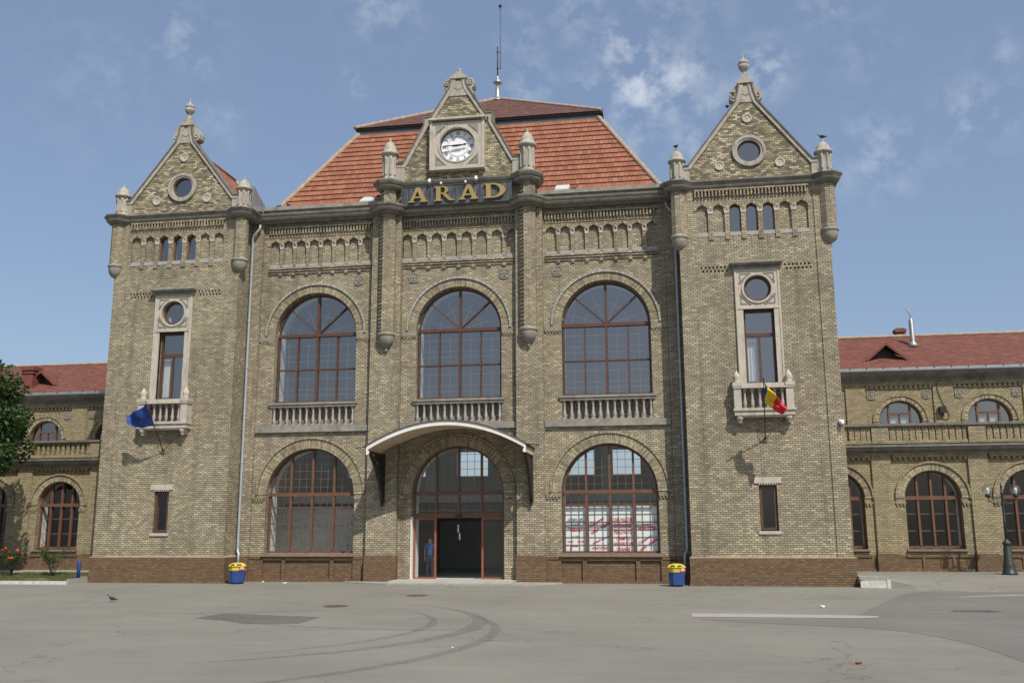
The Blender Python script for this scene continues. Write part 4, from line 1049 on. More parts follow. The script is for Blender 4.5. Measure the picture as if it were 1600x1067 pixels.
for s in (-1, 1):
    x = cxn + s * 3.16
    q = MB()
    q.box(x - .07, x + .07, .76, .96, 3.25, 5.30); q.tube([(x, -.75, 5.10), (x, -.1, 4.72), (x, .4, 4.2), (x, .72, 3.6)], .06, 8); q.prism([(.95, 5.28), (-.55, 5.28), (.1, 4.85), (.55, 4.2), (.80, 3.5), (.95, 3.4)], x - .012, x + .012, ax='x')
    q.tube([(x, -1.05, 5.2), (x, -.8, 5.02), (x, -.2, 4.6), (x, .35, 4.05), (x, .66, 3.55), (x, .80, 3.25)], .065, 8)
    q.tube([(x, yf + .2, 5.24), (x, .8, 5.24)], .05, 8)
    def spiral(cy_, cz_, r, a0, turns, k):
        pts = []
        for i in range(26): a = R(a0 + 360 * turns * i / 25); rr = r * (1 - .75 * i / 25); pts.append((x, cy_ + k * rr * math.cos(a), cz_ + rr * math.sin(a)))
        q.tube(pts, .034, 6)
    spiral(.35, 4.75, .42, 200, 1.4, 1); spiral(-.35, 4.97, .24, 180, 1.3, 1); spiral(.62, 4.15, .24, 240, 1.3, 1); spiral(-.85, 5.10, .12, 180, 1.2, 1)
    q.lathe([(.02, 3.10), (.07, 3.16), (.05, 3.24), (.08, 3.30)], x, .80, 10)
    q.box(x - .03, x + .03, .2, .8, 4.6, 4.64); q.box(x - .02, x + .02, -.4, .8, 5.0, 5.03)
    q.build('canopy_bracket', IRON, ST)
    g_ = MB(); g_.tube([(cxn + s * 3.28, yf, 5.42), (cxn + s * 3.28, .9, 5.42)], .05, 8); g_.tube([(cxn + s * 3.2, yf + .15, 5.46), (cxn + s * 3.75, yf + .25, 5.40)], .02, 6)
    g_.build('canopy_gutter', IRON, ST)

# ---------------------------------------------------------------- inside of the halls (seen through glass)
q = MB(); q.box(-13, 13, 1.85, 14, .02, .10); q.build('hall_floor', PLASG, ST)
q = MB()
wins = [rect(x - .85, x + .85, 4.9, 6.2) for x in (-7.6, -4.6, -1.5, 1.5, 4.2, 6.6)]
q.slab(rect(-13, 13, .1, 6.4), wins + [rect(-2.36, -2.22, 1.95, 2.35), rect(-2.28, -2.14, 1.55, 1.90)], 12, 12.4, back=True); q.build('hall_back_wall', PLAS if False else PLASG, ST)
q = MB(); q.box(-13, 13, 1.85, 12.4, 6.40, 6.60); q.box(-9.6, -9.30, 2.31, 12, .1, 6.4); q.box(9.30, 9.6, 2.31, 12, .1, 6.4); q.build('hall_ceiling', PLASG, ST)
q = MB(); q.box(-9.4, 9.4, 5.2, 9.0, 3.35, 3.75); q.build('gallery', PLAS, ST)
q = MB()
for x in (-6, -2.6, 2.6, 6): q.box(x - .25, x + .25, 7.2, 7.7, .1, 6.4)
q.build('hall_column', PLASG, ST)
q = MB(); q.box(-9.4, -3.0, 4.6, 4.7, .1, 3.1); q.box(3.0, 9.4, 5.0, 5.1, .1, 3.3); q.build('partition_wall', PLASG, ST)
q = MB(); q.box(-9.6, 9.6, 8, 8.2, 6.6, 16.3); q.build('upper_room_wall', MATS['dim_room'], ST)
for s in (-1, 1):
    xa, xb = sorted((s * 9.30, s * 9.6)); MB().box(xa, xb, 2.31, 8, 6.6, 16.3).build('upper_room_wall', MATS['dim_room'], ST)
for s in (-1, 1):
    pass
# door leaves slid aside and a dark vestibule
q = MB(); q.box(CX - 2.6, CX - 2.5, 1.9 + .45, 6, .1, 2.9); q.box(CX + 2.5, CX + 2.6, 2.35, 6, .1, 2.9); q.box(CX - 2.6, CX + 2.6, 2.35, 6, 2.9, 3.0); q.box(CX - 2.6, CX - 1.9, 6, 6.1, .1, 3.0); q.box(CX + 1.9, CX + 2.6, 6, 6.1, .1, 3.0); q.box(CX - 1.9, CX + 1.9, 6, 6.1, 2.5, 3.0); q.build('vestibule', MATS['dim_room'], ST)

# ---------------------------------------------------------------- currency exchange posters in the window
pc = 6.433; ph = 1.95
xs_ = [pc - ph + .06 + i * (ph * .5 - .015) for i in range(4)]
POST = []
for i in range(4):
    xa = pc - ph + i * ph * .5 + .07; xb = xa + ph * .5 - .14
    if i == 0: xa = pc - ph + .08
    q = MB(); q.box(xa, xb, YW + .115, YW + .125, 1.25, 3.05 if i != 3 else 3.09); po = q.build('poster', PAPER, ST); POST.append((po, (xa + xb) / 2, xb - xa))
def words(po, txt, x, z, width, h, mat, rot=0.0):
    me = text_mesh(txt, None, 1.0, .0)
    xs = [v.co.x for v in me.vertices]; ys = [v.co.y for v in me.vertices]; kx = width / (max(xs) - min(xs)); ky = h / (max(ys) - min(ys)); oy = (max(ys) + min(ys)) / 2; ox = (max(xs) + min(xs)) / 2
    for v in me.vertices: v.co.x = (v.co.x - ox) * kx; v.co.y = (v.co.y - oy) * ky
    me.materials.clear(); me.materials.append(mat)
    o = bpy.data.objects.new('lettering', me); C.objects.link(o); o.parent = po; o.location = Vector((x, YW + .111, z)) - world_loc(po); o.rotation_euler = (R(90), -R(rot), 0)
P0, P1, P2, P3 = POST
for t_, z, wd, h in (('CASA VALUTAR', 2.52, .80, .15), ('EXCHANGE', 2.28, .70, .17), ('PENZVALTO', 2.02, .74, .18), ('CAMBIO', 1.76, .54, .17), ('WECHSELSTUBE', 1.54, .80, .15), ('CHANGE', 1.33, .54, .16)): words(P2[0], t_, P2[1], z, wd, h, REDT)
for t_, z, wd, h, mt in (('CASA DE', 2.54, .60, .09, BLUET), ('SCHIMB VALUTAR', 2.44, .72, .11, BLUET), ('VALUTA', 2.32, .40, .08, BLUET), ('PERMANENT', 2.17, .64, .08, REDT), ('DESCHIS', 2.06, .44, .07, REDT), ('24 ORE', 1.82, .34, .11, REDT)): words(P0[0], t_, P0[1], z, wd, h, mt)
words(P0[0], 'NON', P0[1] - .22, 1.63, .24, .09, REDT); words(P0[0], 'STOP', P0[1] + .2, 1.63, .28, .09, REDT)
q = MB(); q.box(P0[1] - .22, P0[1] + .10, YW + .105, YW + .113, 1.43, 1.48); q.box(P0[1] - .24, P0[1] - .20, YW + .106, YW + .112, 1.24, 1.48); q.build('red_arrow', REDT, P0[0])
words(P1[0], 'Cumparam', P1[1] - .08, 2.42, .66, .17, REDT, 30); words(P1[0], 'orice valuta', P1[1] + .05, 2.20, .90, .17, REDT, 30); words(P1[0], 'si vindem', P1[1] - .05, 1.66, .50, .11, REDT, 25); words(P1[0], 'NON', P1[1] + .29, 1.80, .22, .07, REDT, 20); words(P1[0], 'NONSTOP PRET', P1[1] + .02, 1.37, .68, .10, REDT)
words(P3[0], 'CASA', P3[1] - .03, 2.32, .34, .08, REDT); words(P3[0], 'NON STOP', P3[1] - .0, 2.15, .70, .19, REDT); words(P3[0], 'Cumparam', P3[1] - .08, 1.71, .64, .15, REDT, 33); words(P3[0], 'orice valuta', P3[1] + .05, 1.53, .84, .15, REDT, 33)

# ================================================================== low side wings
GW = .42
def wing(sg):
    lab = 'low yellow brick side wing with terrace balustrade, partly behind the leafy tree and rose bushes' if sg < 0 else 'low yellow brick side wing with terrace balustrade and silver vent pipe, behind the lamp post'
    W = thing('station_wing', lab, 'building', (sg * 22, 2.8, GW))
    X = lambda v: sg * v
    def bx(q, x0, x1, *a): q.box(min(X(x0), X(x1)), max(X(x0), X(x1)), *a)
    def loop(l): return l if sg > 0 else [(-x, z) for x, z in l][::-1]
    x0, x1 = 14.0, 34.0; step = 3.72
    wc = [15.62 + step * k for k in range(5)]; pcn = [17.42 + step * k for k in range(5)]
    Y0 = 2.8
    hw, zs, zb = 1.08, 3.32, 1.30
    holes = [arch(X(c), hw, zb, zs, 28) for c in wc]
    q = MB(); o = rect(min(X(x0), X(x1)), max(X(x0), X(x1)), GW - .3, 5.2)
    q.slab(o, holes, Y0, Y0 + .32); q.build('wing_wall', BRW, W)
    MB().slab(o, [arch(X(c), hw - .04, zb + .03, zs, 28) for c in wc], Y0 + .36, Y0 + .75, back=True).build('inner_lining', PLAS, W)
    q = MB(); pl = MB(); rg = MB(); mo = MB(); dn = MB()
    bx(pl, x0, x1, Y0 - .05, Y0 + .3, GW - .3, 1.06)
    bx(pl, x0, x1, Y0 - .10, Y0 + .1, GW - .3, .54)
    for c in pcn:
        bx(q, c - .37, c + .37, Y0 - .10, Y0 + .05, 1.06, 5.2); bx(pl, c - .42, c + .42, Y0 - .22, Y0 + .05, GW - .3, 1.12)
    for c in wc:
        rg.ring(X(c), zs, hw + .02, 1.38, Y0 - .03, Y0 + .05, n=36); mo.ring(X(c), zs, 1.38, 1.46, Y0 - .09, Y0 + .05, n=36)
        bx(pl, c - .62, c - .52, Y0 - .095, Y0, GW - .2, .99); bx(pl, c + .52, c + .62, Y0 - .095, Y0, GW - .2, .99)
        bx(pl, c - 1.2, c + 1.2, Y0 - .10, Y0, .98, 1.09)
        glazing(W, X(c), hw, zb + .04, zs, Y0 + .3, 'wing', WOOD, GLL)
        for a in (c - 1.45, c + 1.1):
            dn = MB(); comb(dn, X(a), X(a + .40), 3.0, 3.09, 3.16, .13, .065, Y0 - .05, Y0 + .02); dn.build('dentil_course', BRW, W)
        dn = MB(); comb(dn, X(c - 1.46), X(c + 1.46), 4.84, 4.95, 5.055, .21, .10, Y0 - .10, Y0 + .02); dn.build('dentil_course', BRW, W)
    q.build('pilaster', BRW, W); pl.build('plinth', BRP, W); rg.build('arch_surround', BRU, W); mo.build('arch_moulding', BRW, W)
    q = MB()
    for c in wc: bx(q, c - 1.15, c + 1.15, Y0 - .12, Y0 + .26, 1.22, 1.30)
    q.build('window_sill', MATS['sill_brown'], W)
    q = MB(); bx(q, x0, x1, Y0 - .12, Y0 + .3, 5.06, 5.14); q.build('string_course', BRW, W)
    # terrace cornice
    pth = [(X(x0), Y0), (X(x1), Y0)] if sg > 0 else [(X(x1), Y0), (X(x0), Y0)]
    MB().sweep(pth, [(-.3, 5.14), (.16, 5.14), (.22, 5.20), (.38, 5.24), (.42, 5.36), (-.3, 5.36)]).build('cornice', STONED, W)
    MB().sweep(pth, [(-.3, 5.36), (.46, 5.36), (.48, 5.44), (-.3, 5.50)]).build('cornice_lip', STONEM, W)
    q = MB(); bx(q, x0, x1, Y0 - .2, 6.7, 5.42, 5.52); q.build('terrace_floor', CONC, W)
    # balustrade
    yb = 2.55
    q = MB(); bx(q, 15.7, x1, yb - .06, yb + .16, 5.50, 5.62)
    for c in pcn: bx(q, c - .33, c + .33, yb - .10, yb + .2, 5.5, 6.16)
    bal = q.build('balustrade', BRW, W); wl = world_loc(bal)
    q = MB(); bx(q, 15.7, x1, yb - .12, yb + .22, 6.16, 6.21); bx(q, 15.7, x1, yb - .16, yb + .26, 6.21, 6.30); q.build('handrail', STONED, W)
    bm2 = MB(); bm2.box(-.062, .062, -.08, .08, 0, .42); bm2.box(-.085, .085, -.09, .09, .42, .47); bm2.box(-.10, .10, -.09, .09, .47, .545); me = bm2.mesh('baluster', BRW)
    cnt = 0
    for k in range(-1, 5):
        a = pcn[k] + .33 if k >= 0 else 15.7; b = (pcn[k + 1] - .33) if k < 4 else x1
        n_ = max(2, int(round((b - a) / .245)))
        for i in range(n_):
            if cnt >= 66 : break
            x = a + (i + .5) * (b - a) / n_; o_ = bpy.data.objects.new('baluster', me); C.objects.link(o_); o_.parent = bal; o_.location = Vector((X(x), yb + .05, 5.615)) - wl; cnt += 1
    # upper storey, set back behind the terrace
    YU = 6.5; uc = [15.47 + 3.76 * k for k in range(5)]
    h2 = [arch(X(c), .92, 6.42, 6.80, 28) for c in uc]
    o = rect(min(X(x0), X(x1)), max(X(x0), X(x1)), 5.45, 9.0)
    MB().slab(o, h2, YU, YU + .3).build('wing_wall', BRW, W)
    rg = MB(); mo = MB(); st_ = MB(); dn = MB()
    for c in uc:
        rg.ring(X(c), 6.80, .94, 1.13, YU - .03, YU + .05, n=32); mo.ring(X(c), 6.80, 1.13, 1.20, YU - .07, YU + .05, n=32)
        bx(st_, c + 1.45, c + 2.31, YU - .08, YU + .05, 5.5, 8.55)
        for d in (-1.19, 1.19): rosette(X(c + d), 8.0, YU, W, CORB, .85)
        dn = MB(); comb(dn, X(c - 1.45), X(c + 1.45), 8.30, 8.42, 8.556, .21, .10, YU - .09, YU + .02); dn.build('dentil_course', BRW, W)
        # window: central casement with transom, two side lights
        w_ = MB(); y = YU + .2; t = .05; cc = X(c)
        w_.ring(cc, 6.80, .86, .92, y - .04, y + .04); w_.box(cc - .92, cc - .86, y - .04, y + .04, 6.42, 6.8); w_.box(cc + .86, cc + .92, y - .04, y + .04, 6.42, 6.8); w_.box(cc - .86, cc + .86, y - .045, y + .045, 6.42, 6.49)
        for s in (-1, 1): w_.box(cc + s * .46 - .04, cc + s * .46 + .04, y - .05, y + .04, 6.49, 7.56)
        w_.box(cc - .42, cc + .42, y - .05, y + .04, 7.12, 7.20); w_.box(cc - .03, cc + .03, y - .04, y + .04, 6.49, 7.12)
        wo_ = w_.build('window', WOOD, W); g_ = MB(); p = arch(cc, .9, 6.44, 6.8, 24); g_.v += [(a, y + .02, b) for a, b in p]; g_.F(range(len(p))); g_.build('pane', GLU, wo_)
        if sg > 0 or c < 20:
            cu = MB(); cu.box(cc - .40, cc - .05, y + .12, y + .13, 6.3, 6.98); cu.box(cc + .05, cc + .40, y + .12, y + .13, 6.3, 6.98); cu.build('curtain', PLAS if False else MATS['curtain_grey'], wo_)
    rg.build('arch_surround', BRU, W); mo.build('arch_moulding', BRW, W); st_.build('pilaster', BRW, W)
    q = MB(); bx(q, x0, x1, YU - .10, YU + .2, 8.56, 8.74); q.build('string_course', STONED, W)
    pth = [(p_[0], YU) for p_ in pth]
    MB().sweep(pth, [(-.2, 8.74), (.14, 8.74), (.30, 8.82), (.44, 8.86), (.46, 8.98), (-.2, 8.98)]).build('cornice', STONED, W)
    MB().sweep(pth, [(-.2, 8.98), (.50, 8.98), (.58, 9.03), (.58, 9.15), (.53, 9.15), (.50, 9.06), (-.2, 9.06)]).build('gutter', SHEET, W)
    q = MB(); x = 14.2
    while x < x1: bx(q, x, x + .03, YU - .60, YU - .2, 9.10, 9.17); x += .72
    q.build('gutter_bracket', IRON, W)
    # roof
    q = MB(); xa, xb = min(X(13.0), X(x1)), max(X(13.0), X(x1)); L_ = xb - xa; ye, yr, z0, z1 = YU - .5, 10.0, 9.08, 11.3; h = math.hypot(yr - ye, z1 - z0)
    q.v += [(xa, ye, z0), (xb, ye, z0), (xb, yr, z1), (xa, yr, z1), (xb, 13.5, z0), (xa, 13.5, z0)]
    q.F([0, 1, 2, 3], uv=[(0, 0), (L_, 0), (L_, h), (0, h)]); q.F([4, 5, 3, 2], uv=[(0, 0), (L_, 0), (L_, h), (0, h)])
    q.F([0, 3, 5], uv=[(0, 0)] * 3); q.F([1, 4, 2], uv=[(0, 0)] * 3)
    ro = q.build('roof', TILEW, W)
    q = MB(); n_ = 60; q.tube([(xa + L_ * i / n_, yr, z1 + .03) for i in range(n_ + 1)], [.08 + .02 * (i % 2) for i in range(n_ + 1)], 6); q.build('ridge_tiles', TILEW if False else MATS['ridge_mortar'], ro)
    # triangular dormer
    dx = 18.98 if sg > 0 else 23.95; xx = X(dx); zf = lambda y: z0 + (y - ye) / (yr - ye) * (z1 - z0)
    yd = 7.15; zb_ = zf(yd); hd_ = .88; za_ = zb_ + .78; yk = ye + (za_ - z0) / (z1 - z0) * (yr - ye)
    q = MB(); A, B_, T_, K = (xx - hd_, yd, zb_), (xx + hd_, yd, zb_), (xx, yd, za_), (xx, yk, za_)
    k = 0; q.v += [A, B_, T_, K, (xx - hd_ - .06, yd - .12, zb_ - .02), (xx + hd_ + .06, yd - .12, zb_ - .02), (xx, yd - .12, za_ + .03)]
    q.F([4, 6, 3], uv=[(0, 0), (.9, 0), (.9, 1.2)]); q.F([6, 5, 3], uv=[(0, 0), (.9, 0), (.9, 1.2)]); dmo = q.build('dormer', TILEW, W)
    q = MB(); q.band([(xx - hd_ - .05, zb_), (xx, za_ + .02), (xx + hd_ + .05, zb_)], -.10, yd - .16, yd - .02); q.build('dormer_verge', CHIM, dmo)
    q = MB(); q.prism([(xx - hd_ + .1, zb_), (xx + hd_ - .1, zb_), (xx, za_ - .1)], yd + .3, yd + .34); q.build('dormer_opening', BLACKP, dmo)
    # chimney
    ch = MB(); cxx, cyy, cz0, cz1, cw = (20.42, 10.3, 10.6, 11.78, .20) if sg > 0 else (-24.55, 7.1, 9.0, 10.72, .33)
    ch.box(cxx - cw, cxx + cw, cyy - cw, cyy + cw, cz0, cz1 - .22); ch.box(cxx - cw - .05, cxx + cw + .05, cyy - cw - .05, cyy + cw + .05, cz1 - .40, cz1 - .32); ch.box(cxx - cw - .07, cxx + cw + .07, cyy - cw - .07, cyy + cw + .07, cz1 - .22, cz1 - .06); ch.box(cxx - cw + .02, cxx + cw - .02, cyy - cw + .02, cyy + cw - .02, cz1 - .06, cz1)
    ch.build('chimney', CHIM, W)
    # inside
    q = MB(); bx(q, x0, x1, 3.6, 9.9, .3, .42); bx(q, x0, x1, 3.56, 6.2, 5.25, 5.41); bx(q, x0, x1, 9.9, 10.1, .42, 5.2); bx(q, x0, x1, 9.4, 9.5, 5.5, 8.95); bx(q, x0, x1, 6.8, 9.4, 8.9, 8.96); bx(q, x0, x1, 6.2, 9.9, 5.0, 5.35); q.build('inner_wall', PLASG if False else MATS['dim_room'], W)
    q = MB(); bx(q, x1 - .3, x1, Y0 + .76, 9.9, .42, 5.2); bx(q, x1 - .3, x1, YU + .31, 12.6, 5.53, 9.0); q.build('end_wall', BRW, W)
    return W
WL = wing(-1); WR = wing(1)
# vent pipe, wall loudspeaker and cable on the wing with the lamp post
q = MB(); q.lathe([(.26, 10.55), (.20, 10.72), (.13, 10.80), (.115, 10.84), (.115, 11.86), (.09, 11.90), (.06, 11.95), (.05, 12.0)], 20.62, 8.8, 14); q.tube([(20.62, 8.8, 12.0), (20.60, 8.8, 12.15), (20.52, 8.8, 12.32), (20.42, 8.8, 12.44)], .025, 6); q.build('vent_pipe', SHEET, WR)
q = MB(); q.box(20.85, 21.10, 6.20, 6.40, 7.12, 7.40); q.box(20.80, 21.15, 6.24, 6.38, 7.32, 7.36); q.tube([(20.97, 6.4, 7.2), (21.0, 6.3, 7.0), (21.05, 6.34, 6.95)], .02, 6); q.build('wall_floodlight', BLACKP, WR)
q = MB(); q.tube([(20.85 + a, 6.39, z) for a, z in ((0, 8.5), (.02, 8.2), (.08, 7.9), (.18, 7.6), (.32, 7.3), (.42, 7.05), (.40, 6.9), (.30, 6.82), (.18, 6.85), (.12, 6.95), (.10, 7.12))], .014, 5); q.build('wall_cable', BLACKP, WR)
q = MB(); q.box(15.40, 15.58, -.14, .0, 6.10, 6.24); q.lathe([(.05, 6.04), (.07, 6.10), (.07, 6.2)], 15.49, -.18, 10); q.build('wall_lamp', WHP, ST)

# ================================================================== ground
g = MB(); g.v += [(-400, -300, 0), (400, -300, 0), (400, 500, 0), (-400, 500, 0)]; g.F([0, 1, 2, 3]); struct('ground', g, ASPH)
def sheet(name, pts, mat, z=.004):
    q = MB(); q.v += [(x, y, z) if True else 0 for x, y in pts]; q.F(range(len(pts))); me = q.mesh(name, mat, True); o = bpy.data.objects.new(name, me); C.objects.link(o); o['kind'] = 'structure'; return o
def smooth_poly(pts, it=2):
    for _ in range(it):
        o = []
        for i in range(len(pts)):
            a, b = pts[i], pts[(i + 1) % len(pts)]; o += [(a[0] * .75 + b[0] * .25, a[1] * .75 + b[1] * .25), (a[0] * .25 + b[0] * .75, a[1] * .25 + b[1] * .75)]
        pts = o
    return pts
lane = [(9.1, -12.9), (9.9, -13.5), (11.0, -14.0), (12.9, -14.6), (13.65, -15.1), (14.45, -16.9), (14.66, -19.8), (14.6, -40), (40, -40), (45, -3), (30, -2.2), (21.0, -1.9), (18.4, -1.9), (16.6, -3.0), (15.6, -5.9), (14.3, -9.2), (13.2, -12.5), (11.4, -12.9)]
sheet('road', smooth_poly(lane, 2), ASPD, .004)
sheet('asphalt_patch', [(-3.43, -14.3), (-3.3, -12.9), (-.25, -13.6), (-.2, -15.3), (-1.5, -15.5), (-2.2, -14.9)], ASPP, .004)
sheet('asphalt_patch', [(16.0, -10.3), (16.3, -9.9), (17.2, -9.8), (17.5, -10.2), (17.0, -10.5), (16.5, -10.4)], asphalt('broken_asphalt', (.10, .095, .08), .75), .0085)
BARM = plain('worn_white_line', (.36, .32, .285), .85, .12, 4, (.25, .23, .20), .5)
sheet('road_marking', [(9.25, -11.6), (11.5, -11.55), (13.94, -11.8), (13.85, -12.2), (13.3, -12.45), (9.26, -12.55)], BARM, .009)
sheet('road_marking', [(17.7, -5.2), (18.9, -4.6), (20.6, -3.9), (20.7, -3.7), (19.6, -3.9), (18.0, -4.8)], BARM, .009)
# skid marks: dark rubber arcs
def arc_strip(cx, cy, r, a0, a1, wd, mat, z, n=40):
    q = MB()
    for i in range(n + 1):
        a = R(a0 + (a1 - a0) * i / n); w_ = wd * (.25 + .75 * math.sin(math.pi * i / n))
        q.v += [(cx + (r - w_ / 2) * math.cos(a), cy + (r - w_ / 2) * math.sin(a), z), (cx + (r + w_ / 2) * math.cos(a), cy + (r + w_ / 2) * math.sin(a), z)]
    for i in range(n): q.F([2 * i, 2 * i + 1, 2 * i + 3, 2 * i + 2])
    me = q.mesh('tyre_mark', mat, True); o = bpy.data.objects.new('tyre_mark', me); C.objects.link(o); o['kind'] = 'structure'
SK = asphalt('rubber_marked_asphalt', (.185, .174, .148), .36)
for k, (a, b, r, s0, s1, wd) in enumerate(((-3.0, -15.5, 7.2, -62, 58, .40), (-3.2, -15.8, 6.3, -50, 40, .25), (-4.5, -17.5, 9.4, -58, 30, .30), (2.5, -8.5, 7.8, 215, 300, .18), (-7, -2.5, 11.0, 270, 318, .16))): arc_strip(a, b, r, s0, s1, wd, SK, .0045 + k * .0015)
# raised pavement along the wings
def ramp(xa, xb, name, mat, prof):
    q = MB(); n = len(prof)
    for y, z in prof: q.v += [(xa, y, z), (xb, y, z)]
    for i in range(n - 1): q.F([2 * i, 2 * i + 1, 2 * i + 3, 2 * i + 2])
    return struct(name, q, mat)
q = MB(); cols = ((15.64, [(-.60, .30), (-.5, .31), (-.4, .33), (0, .36), (.5, .41), (2.9, .43)]), (16.72, [(-.78, -.05), (-.62, .26), (-.5, .31), (0, .36), (.5, .41), (2.9, .43)]), (17.4, [(-1.5, .0), (-1.1, .12), (-.7, .24), (0, .35), (.5, .41), (2.9, .43)]), (19, [(-2.4, .0), (-1.8, .05), (-.9, .20), (-.1, .34), (.5, .41), (2.9, .43)]), (60, [(-2.4, .0), (-1.8, .05), (-.9, .20), (-.1, .34), (.5, .41), (2.9, .43)]))
for x, pr_ in cols: q.v += [(x, y, z) for y, z in pr_]
for i in range(4):
    for j in range(5): q.F([i * 6 + j, (i + 1) * 6 + j, (i + 1) * 6 + j + 1, i * 6 + j + 1])
struct('pavement', q, ASPH)
sheet_pts = None
q = MB(); q.v += [(19.6, 1.2, .436), (32, 1.2, .436), (32, 1.42, .437), (19.8, 1.38, .437)]; q.F([0, 1, 2, 3]); struct('road_marking', q, plain('whitish_paving', (.42, .40, .36), .9, .12, 3))
q = MB(); q.prism([(15.66, -.62), (16.60, -.76), (16.68, -.56), (15.68, -.40)], .004, .25, ax='z'); q.box(16.56, 16.68, -.78, -.55, .0, .29)
kb = struct('kerb', q, KERBW)
q = MB(); q.prism([(15.66, -.40), (16.68, -.56), (16.45, .6), (15.68, .9)], .15, .39, ax='z'); struct('concrete_slab', q, CONC)
# grass bed
q = MB(); q.box(-60, -15.68, -1.42, -1.26, -.1, .13); struct('kerb', q, KERBW)
q = MB(); q.box(-15.76, -15.665, -1.425, -.13, -.1, .22); struct('kerb', q, CONC)
ramp(-60, -15.68, 'soil_bed', SOIL, [(-1.26, .11), (0, .20), (1.25, .34)])
q = MB(); q.box(-60, -15.70, 1.25, 2.75, .1, .385); struct('footpath', q, CONC)
gr = MB()
for i in range(15000):
    x = -15.85 - 10.5 * rnd.random() ** 1.1; y = -1.2 + 2.4 * rnd.random(); z = .11 + (y + 1.26) * .092
    if math.sin(x * 2.1 + y * 3) + math.sin(x * .9 - y * 2.2) < -1.1 and rnd.random() < .8: continue
    h = .03 + .055 * rnd.random(); a = rnd.random() * math.pi; w_ = .012; dx, dy = math.cos(a) * w_, math.sin(a) * w_; lx, ly = rnd.uniform(-.03, .03), rnd.uniform(-.03, .03)
    k = len(gr.v); gr.v += [(x - dx, y - dy, z - .005), (x + dx, y + dy, z - .005), (x + lx, y + ly, z + h)]; gr.F([k, k + 1, k + 2])
go = gr.build('grass', GRASS); go['kind'] = 'stuff'; go['label'] = 'dry short grass in the bed in front of the side wing'; go['category'] = 'grass'
# door step
q = MB(); q.prism([(-4.6, .86), (-4.6, .55), (-2.4, -.62), (3.2, -.62), (4.5, .55), (4.5, .86)], 0, .055, ax='z'); struct('pavement', q, CONC)
q = MB(); q.prism([(CX - 2.55, 1.84), (CX - 2.55, -.10), (CX + 2.55, -.10), (CX + 2.55, 1.84)], .055, .125, ax='z'); struct('doorstep', q, plain('step_stone', (.40, .38, .34), .85, .12, 3))
MC = 'manhole_cover'
for (x, y), lb in (((.3, -6.0), 'rusty round manhole cover nearest the station door'), ((-1.0, -10.4), 'rusty manhole cover farther out, beside the dark patch of asphalt')):
    t = MB(); t.lathe([(.36, 0), (.36, .012), (.33, .014)], 0, 0, 24); 
    for k in range(4): t.box(-.25 + .04 * abs(k - 1.5), .25 - .04 * abs(k - 1.5), -.20 + k * .13, -.17 + k * .13, .0135, .019)
    o = t.build(MC, RUST); o.location = (x, y, .002); tag(o, lb, 'manhole cover', 'manhole covers')

# ================================================================== trees and bushes
def leaf(q, p, s, rr, flat=.5):
    n = Vector((rr.gauss(0, 1), rr.gauss(0, 1), rr.gauss(0, 1) + flat)).normalized(); a = n.orthogonal().normalized(); a.rotate(Matrix.Rotation(rr.random() * 6.28, 3, n)); b = n.cross(a)
    k = len(q.v); q.v += [tuple(p - a * s), tuple(p + b * s * .45 + n * s * .1), tuple(p + a * s), tuple(p - b * s * .45 + n * s * .1)]; q.F([k, k + 1, k + 2, k + 3])
def tree():
    T = thing('leafy_tree', 'dense dark green broadleaf tree beside the side wing, at the far edge of the picture', 'tree', (-21.2, -2.6, 0))
    rr = random.Random(3); base = Vector((-21.2, -2.6, 0)); top = base + Vector((.1, 0, 5.2))
    tr = MB(); tr.tube([base, base + Vector((.05, .02, 1.2)), base + Vector((-.05, .05, 2.6)), base + Vector((.05, 0, 3.8)), top, base + Vector((.2, .1, 7.4))], [.28, .22, .19, .17, .13, .05], 10)
    lf = MB(); cen = base + Vector((0, 0, 6.75)); clumps = []
    while len(clumps) < 150:
        d = Vector((rr.gauss(0, 1), rr.gauss(0, 1), rr.gauss(0, 1))).normalized(); r = rr.uniform(.35, 1.0) ** .6
        p = cen + Vector((d.x * 3.2 * r, d.y * 3.3 * r, d.z * 2.45 * r))
        if p.z < 4.6 + .35 * abs(p.x - base.x) * .2: continue
        clumps.append(p)
    for i, c in enumerate(clumps):
        if i % 2 == 0:
            st = base + Vector((0, 0, rr.uniform(2.8, 5.5))); mid = (st + c) / 2 + Vector((0, 0, .3)); tr.tube([st, mid, c], [.07, .04, .012], 6)
        R_ = rr.uniform(.45, .85)
        for _ in range(int(420 * R_)):
            d = Vector((rr.gauss(0, 1), rr.gauss(0, 1), rr.gauss(0, 1))).normalized(); p = c + d * R_ * rr.uniform(.3, 1.0) ** .5; p.z -= (.15 * rr.random())
            leaf(lf, p, rr.uniform(.08, .15), rr, .9)
    tr.build('trunk', BARK, T); lf.build('crown', LEAF, T)
tree()
